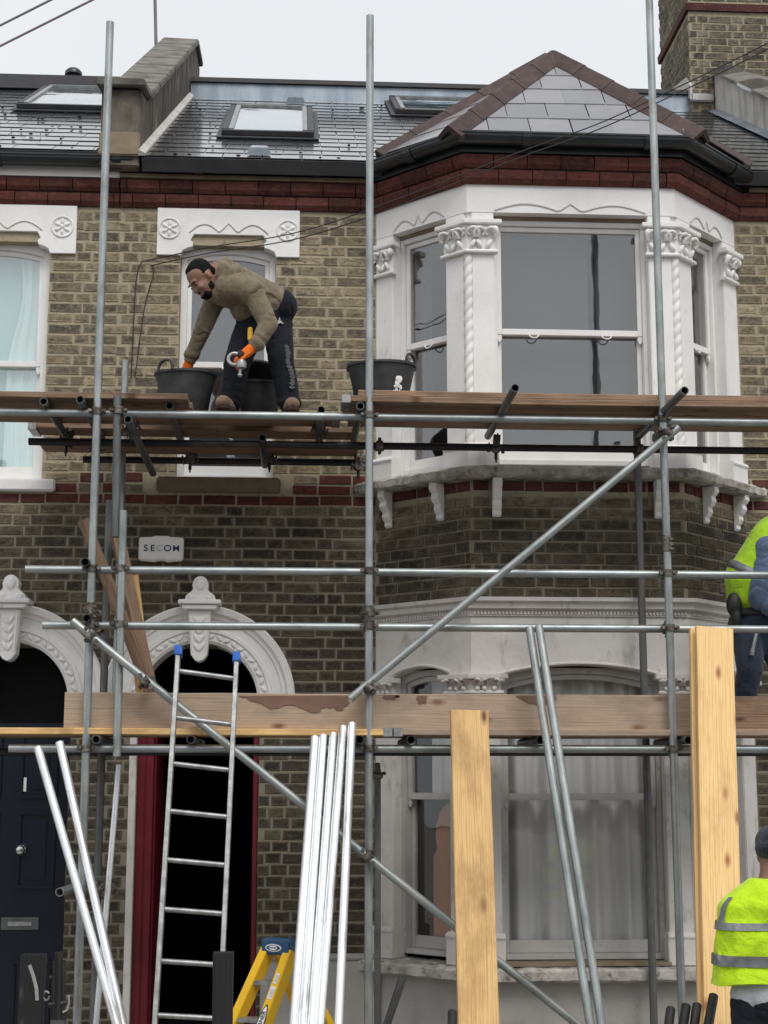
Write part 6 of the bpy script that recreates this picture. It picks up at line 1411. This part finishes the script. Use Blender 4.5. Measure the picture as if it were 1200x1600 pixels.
# --- worker on the lower deck at the right edge, leaning away
DL = ZDd + .02
w2 = thing('person', 'worker in hi-vis vest and blue denim leaning over on the lower deck', 'person', (at(1180, 1085, -1.1).x, -1.1, DL))
hip2 = J(1180, 965, -1.08); mid = J(1186, 905, -1.10); ch2 = J(1212, 848, -1.14); nk2 = J(1240, 826, -1.2); hd2 = J(1268, 812, -1.26)
s2n, e2n, w2n = J(1200, 858, -1.20), J(1188, 935, -1.24), J(1236, 968, -1.26); s2f, e2f, w2f = J(1236, 850, -1.02), J(1262, 915, -1.05), J(1275, 965, -1.12)
h2l, k2l, a2l = J(1166, 978, -1.06), J(1172, 1045, -1.16), J(1158, 1120, -1.06); h2r, k2r, a2r = J(1196, 975, -1.06), J(1222, 1040, -1.14), J(1228, 1120, -1.06)
a2l.z = a2r.z = DL + .1
hp2, HP2, hm2 = head_prims(hd2, Vector((.75, -.35, -.55)), Vector((.4, 0, .9)))
blob('body', hp2 + [('c', hd2, nk2, .055, .055), ('c', nk2, hip2, .1, .1), ('c', s2n, e2n, .045, .04), ('c', e2n, w2n, .038, .03), ('c', s2f, e2f, .045, .04), ('c', e2f, w2f, .038, .03), ('c', h2l, k2l, .07, .05), ('c', k2l, a2l, .048, .035), ('c', h2r, k2r, .07, .05), ('c', k2r, a2r, .048, .035)] + hand(w2n + (w2n - e2n).normalized() * .06, w2n - e2n, Vector((0, .3, -1))) + hand(w2f + (w2f - e2f).normalized() * .06, w2f - e2f, Vector((0, .3, -1))), m_skin, w2, .009, 3)
blob('hair', [('e', HP2(0, -.02, .05), (.083, .098, .085), hm2), ('e', HP2(0, -.06, 0), (.07, .05, .06), hm2)], m_hair, w2, .009, 3)
blob('denim_shirt', [('c', ch2, mid, .12, .12), ('c', mid, hip2, .11, .11), ('c', s2n, e2n, .088, .076), ('c', e2n, w2n, .072, .055), ('c', s2f, e2f, .08, .07), ('c', e2f, w2f, .068, .05), ('c', s2n, s2f, .10, .10)], m_denim, w2, .008, 6, .012, 13, (1, 1, 1.5), 4)
blob('hi_vis_vest', [('c', J(1205, 850, -1.12), J(1172, 905, -1.08), .155, .15), ('c', J(1172, 905, -1.08), J(1172, 928, -1.07), .165, .15), ('e', J(1184, 936, -1.08), (.175, .16, .06), Matrix.Rotation(.5, 3, 'Y')), ('c', J(1176, 915, -1.08), J(1192, 930, -1.1), .155, .14), ('c', ch2 + Vector((0, .05, .05)), nk2, .13, .08)], m_vizg, w2, .008, 6, .010, 12, (1, 1, 1), 6)
def band(parent, c, ax_, rad, wdt, asp, mat, name='reflective_band', t0=0, t1=2 * math.pi):
    ax_ = ax_.normalized(); a = ax_.orthogonal().normalized(); b_ = ax_.cross(a); q = MB(); k = 40
    A = [c + ax_ * h_ + (a * math.cos(t) + b_ * math.sin(t)) * rad for h_ in (-wdt / 2, wdt / 2) for t in [t0 + (t1 - t0) * i / k for i in range(k + 1)]]
    q.add(A, [(i, i + 1, k + 2 + i, k + 1 + i) for i in range(k)]); o = q.build(name, mat, parent, True); s_ = o.modifiers.new('t', 'SOLIDIFY'); s_.thickness = .003; return o
band(w2, J(1174, 900, -1.08), J(1205, 850, -1.12) - J(1172, 905, -1.08), .163, .055, 1, m_refl); 
blob('trousers', [('c', h2l, k2l, .105, .085), ('c', k2l, a2l, .082, .075), ('c', h2r, k2r, .105, .085), ('c', k2r, a2r, .082, .075), ('c', h2l, h2r, .12, .12), ('e', hip2, (.135, .13, .12))], m_jean, w2, .010, 6, .006, 12, (1, 1, 2), 8)
q = MB(); q.sweep([hip2 + Vector((.142 * math.cos(t), .137 * math.sin(t), .02)) for t in [2 * math.pi * i / 30 for i in range(31)]], .018, 8); q.build('tool_belt', m_blackpr, w2, True)
blob('tool_pouch', [('e', J(1147, 945, -1.15), (.05, .05, .08)), ('e', J(1150, 965, -1.16), (.035, .04, .07))], m_blackpr, w2, .008, 3)
q = MB(); q.tube(J(1183, 985, -1.24), J(1176, 1015, -1.25), .012, n=8); q.tube(J(1176, 1015, -1.25), J(1174, 1024, -1.25), .016, n=8); q.build('hanging_tool', m_alu, w2, True)
for a_ in (a2l, a2r):
    b0 = Vector((a_.x, a_.y, DL)); dv = Vector((.5, -.6, 0)).normalized(); blob('boot', [('c', b0 + Vector((0, 0, .11)), b0 + Vector((0, 0, .05)), .055, .05), ('c', b0 + Vector((0, 0, .046)) - dv * .05, b0 + Vector((0, 0, .044)) + dv * .13, .046, .044)], m_boot, w2, .009, 3)

# --- hi-vis worker on the ground at the right edge, seen from behind
w3 = thing('person', 'worker seen from behind in bright yellow hi-vis vest and dark cap at bottom right', 'person', (at(1203, 1500, -3.0).x, -3.0, G))
Y3 = -3.0; bx_ = at(1203, 1500, Y3).x
V3 = lambda x, y, z: Vector((bx_ + x, Y3 + y, z))
zs3 = at(1150, 1392, Y3).z; zh = at(1190, 1335, Y3).z; zw = at(1150, 1560, Y3).z
hd3 = V3(.05, .02, zh)
hp3, HP3, hm3 = head_prims(hd3, Vector((.35, .9, -.25)), Vector((0, .1, 1)))
sh = zs3 - .05
arms = [('c', V3(-.12, .03, sh - .03), V3(-.15, .20, sh - .22), .045, .042), ('c', V3(-.15, .20, sh - .22), V3(-.08, .40, sh - .28), .04, .03), ('c', V3(.175, 0, sh), V3(.22, .10, sh - .28), .05, .042), ('c', V3(.22, .10, sh - .28), V3(.14, .33, sh - .33), .04, .03)]
legs3 = [('c', V3(-.09, 0, zw - .02), V3(-.10, .02, .06), .085, .06), ('c', V3(-.10, .02, .06), V3(-.10, -.02, G + .1), .055, .04), ('c', V3(.09, 0, zw - .02), V3(.10, .03, .06), .085, .06), ('c', V3(.10, .03, .06), V3(.10, 0, G + .1), .055, .04)]
blob('body', hp3 + [('c', hd3, V3(.01, 0, zs3), .055, .06), ('c', V3(0, 0, zs3 - .1), V3(0, 0, zw), .12, .12)] + arms + legs3 + hand(V3(-.06, .42, sh - .31), Vector((.4, .8, -.1)), Vector((.2, 0, -1))) + hand(V3(.10, .39, sh - .34), Vector((-.3, .8, -.1)), Vector((-.2, 0, -1))), m_skin, w3, .010, 3)
blob('knit_cap', [('e', HP3(0, -.008, .055), (.088, .105, .088), hm3), ('e', HP3(0, -.02, .02), (.09, .104, .06), hm3)], m_hat, w3, .008, 3, .003, 30)
zt3, zb3 = zs3 + .06, at(1150, 1535, Y3).z
def torso(z): t = (zt3 - z) / (zt3 - zb3); return .215 + .035 * min(1, t * 2.2) + .03 * t, .095 + .035 * min(1, t * 4) + .02 * t
vest = MB(); rings = []; N3 = 56
for k_ in range(30):
    z = zt3 - (zt3 - zb3) * k_ / 29; a_, b_ = torso(z); sl3 = 0 if k_ > 8 else (1 - k_ / 8)
    a_ *= 1 - .62 * sl3 ** 1.5; b_ *= 1 - .30 * sl3
    rings.append([V3((a_ + .022 * noise.noise(Vector((math.cos(t) * 3, math.sin(t) * 3, z * 5))) + .008 * math.sin(5 * t + z * 9) * (k_ / 29)) * math.copysign(abs(math.cos(t)) ** .8, math.cos(t)), b_ * math.copysign(abs(math.sin(t)) ** .85, math.sin(t)) * (1 + .05 * math.sin(7 * t + z * 6)) + .026 * noise.noise(Vector((t * 1.6, z * 9, 3))) + .012 * noise.noise(Vector((t * 5, z * 16, 8))), z + (.012 * math.sin(3 * t + 1) if k_ > 25 else 0)) for t in [2 * math.pi * i / N3 for i in range(N3)]])
vest.rings(rings, True)
# reflective bands are strips of the same rings, a little proud
vo = vest.build('hi_vis_vest', m_viz, w3, True)
def vband(z0, z1, nm='reflective_band', tsel=None):
    q = MB(); ks = [k_ for k_ in range(30) if z0 - .012 <= (zt3 - (zt3 - zb3) * k_ / 29) <= z1 + .012]; c3 = lambda v: Vector((bx_, Y3, v.z))
    rr = [[c3(v) + (v - c3(v)) * 1.022 + (v - c3(v)).normalized() * .004 for v in rings[k_]] for k_ in ks]
    n = N3; idx = tsel or range(n); vs = [v for r0 in rr for v in r0]
    q.add(vs, [(j * n + i, j * n + (i + 1) % n, (j + 1) * n + (i + 1) % n, (j + 1) * n + i) for j in range(len(ks) - 1) for i in idx])
    us_ = sorted({i for f0 in q.f for i in f0}); mp = {v: i for i, v in enumerate(us_)}; q.v = [q.v[i] for i in us_]; q.f = [tuple(mp[i] for i in f0) for f0 in q.f]; q.build(nm, m_refl, w3, True)
vband(at(1150, 1452, Y3).z, at(1150, 1440, Y3).z); vband(at(1150, 1507, Y3).z, at(1150, 1493, Y3).z)
mid_i = [i for i in range(N3) if abs((i / N3 * 2 * math.pi) - math.pi * 1.5) < .19]
vband(at(1150, 1440, Y3).z, zt3 - .10, tsel=[i for i in range(N3) if abs(i / N3 * 2 * math.pi - (math.pi * 1.5 + .12)) < .16])
vband(at(1150, 1440, Y3).z, zt3 - .09, 'shoulder_band', [i for i in range(N3) if abs(i / N3 * 2 * math.pi - math.pi * 1.13) < .085])
blob('sleeves', [('c', V3(-.14, .02, sh - .01), V3(-.14, .20, sh - .22), .06, .06), ('c', V3(-.14, .20, sh - .22), V3(-.09, .38, sh - .28), .06, .05), ('c', V3(.17, 0, sh), V3(.22, .10, sh - .28), .075, .062), ('c', V3(.22, .10, sh - .28), V3(.14, .32, sh - .33), .06, .05), ('c', V3(-.13, 0, sh), V3(.17, 0, sh), .06, .06)], m_grey, w3, .010, 5, .005, 12)
blob('shirt_hem', [('e', V3(0, 0, (zb3 + zw) / 2 - .02), (.205, .15, .11)), ('c', V3(0, 0, zb3 + .1), V3(0, 0, zw), .15, .15)], m_grey, w3, .010, 5, .006, 10, (1, 1, .6))
blob('trousers', [('c', V3(-.09, 0, zw - .03), V3(-.10, .02, .06), .115, .09), ('c', V3(-.10, .02, .06), V3(-.10, -.02, G + .1), .088, .078), ('c', V3(.09, 0, zw - .03), V3(.10, .03, .06), .115, .09), ('c', V3(.10, .03, .06), V3(.10, 0, G + .1), .088, .078), ('e', V3(0, -.01, zw - .02), (.185, .14, .12))], m_trou, w3, .010, 5, .006, 12, (1, 1, 2), 3)
for sx in (-.10, .10):
    b0 = V3(sx, 0, G); blob('boot', [('c', b0 + Vector((0, 0, .1)), b0 + Vector((0, 0, .05)), .055, .05), ('c', b0 + Vector((0, -.05, .046)), b0 + Vector((0, .13, .044)), .046, .044)], m_boot, w3, .009, 3)
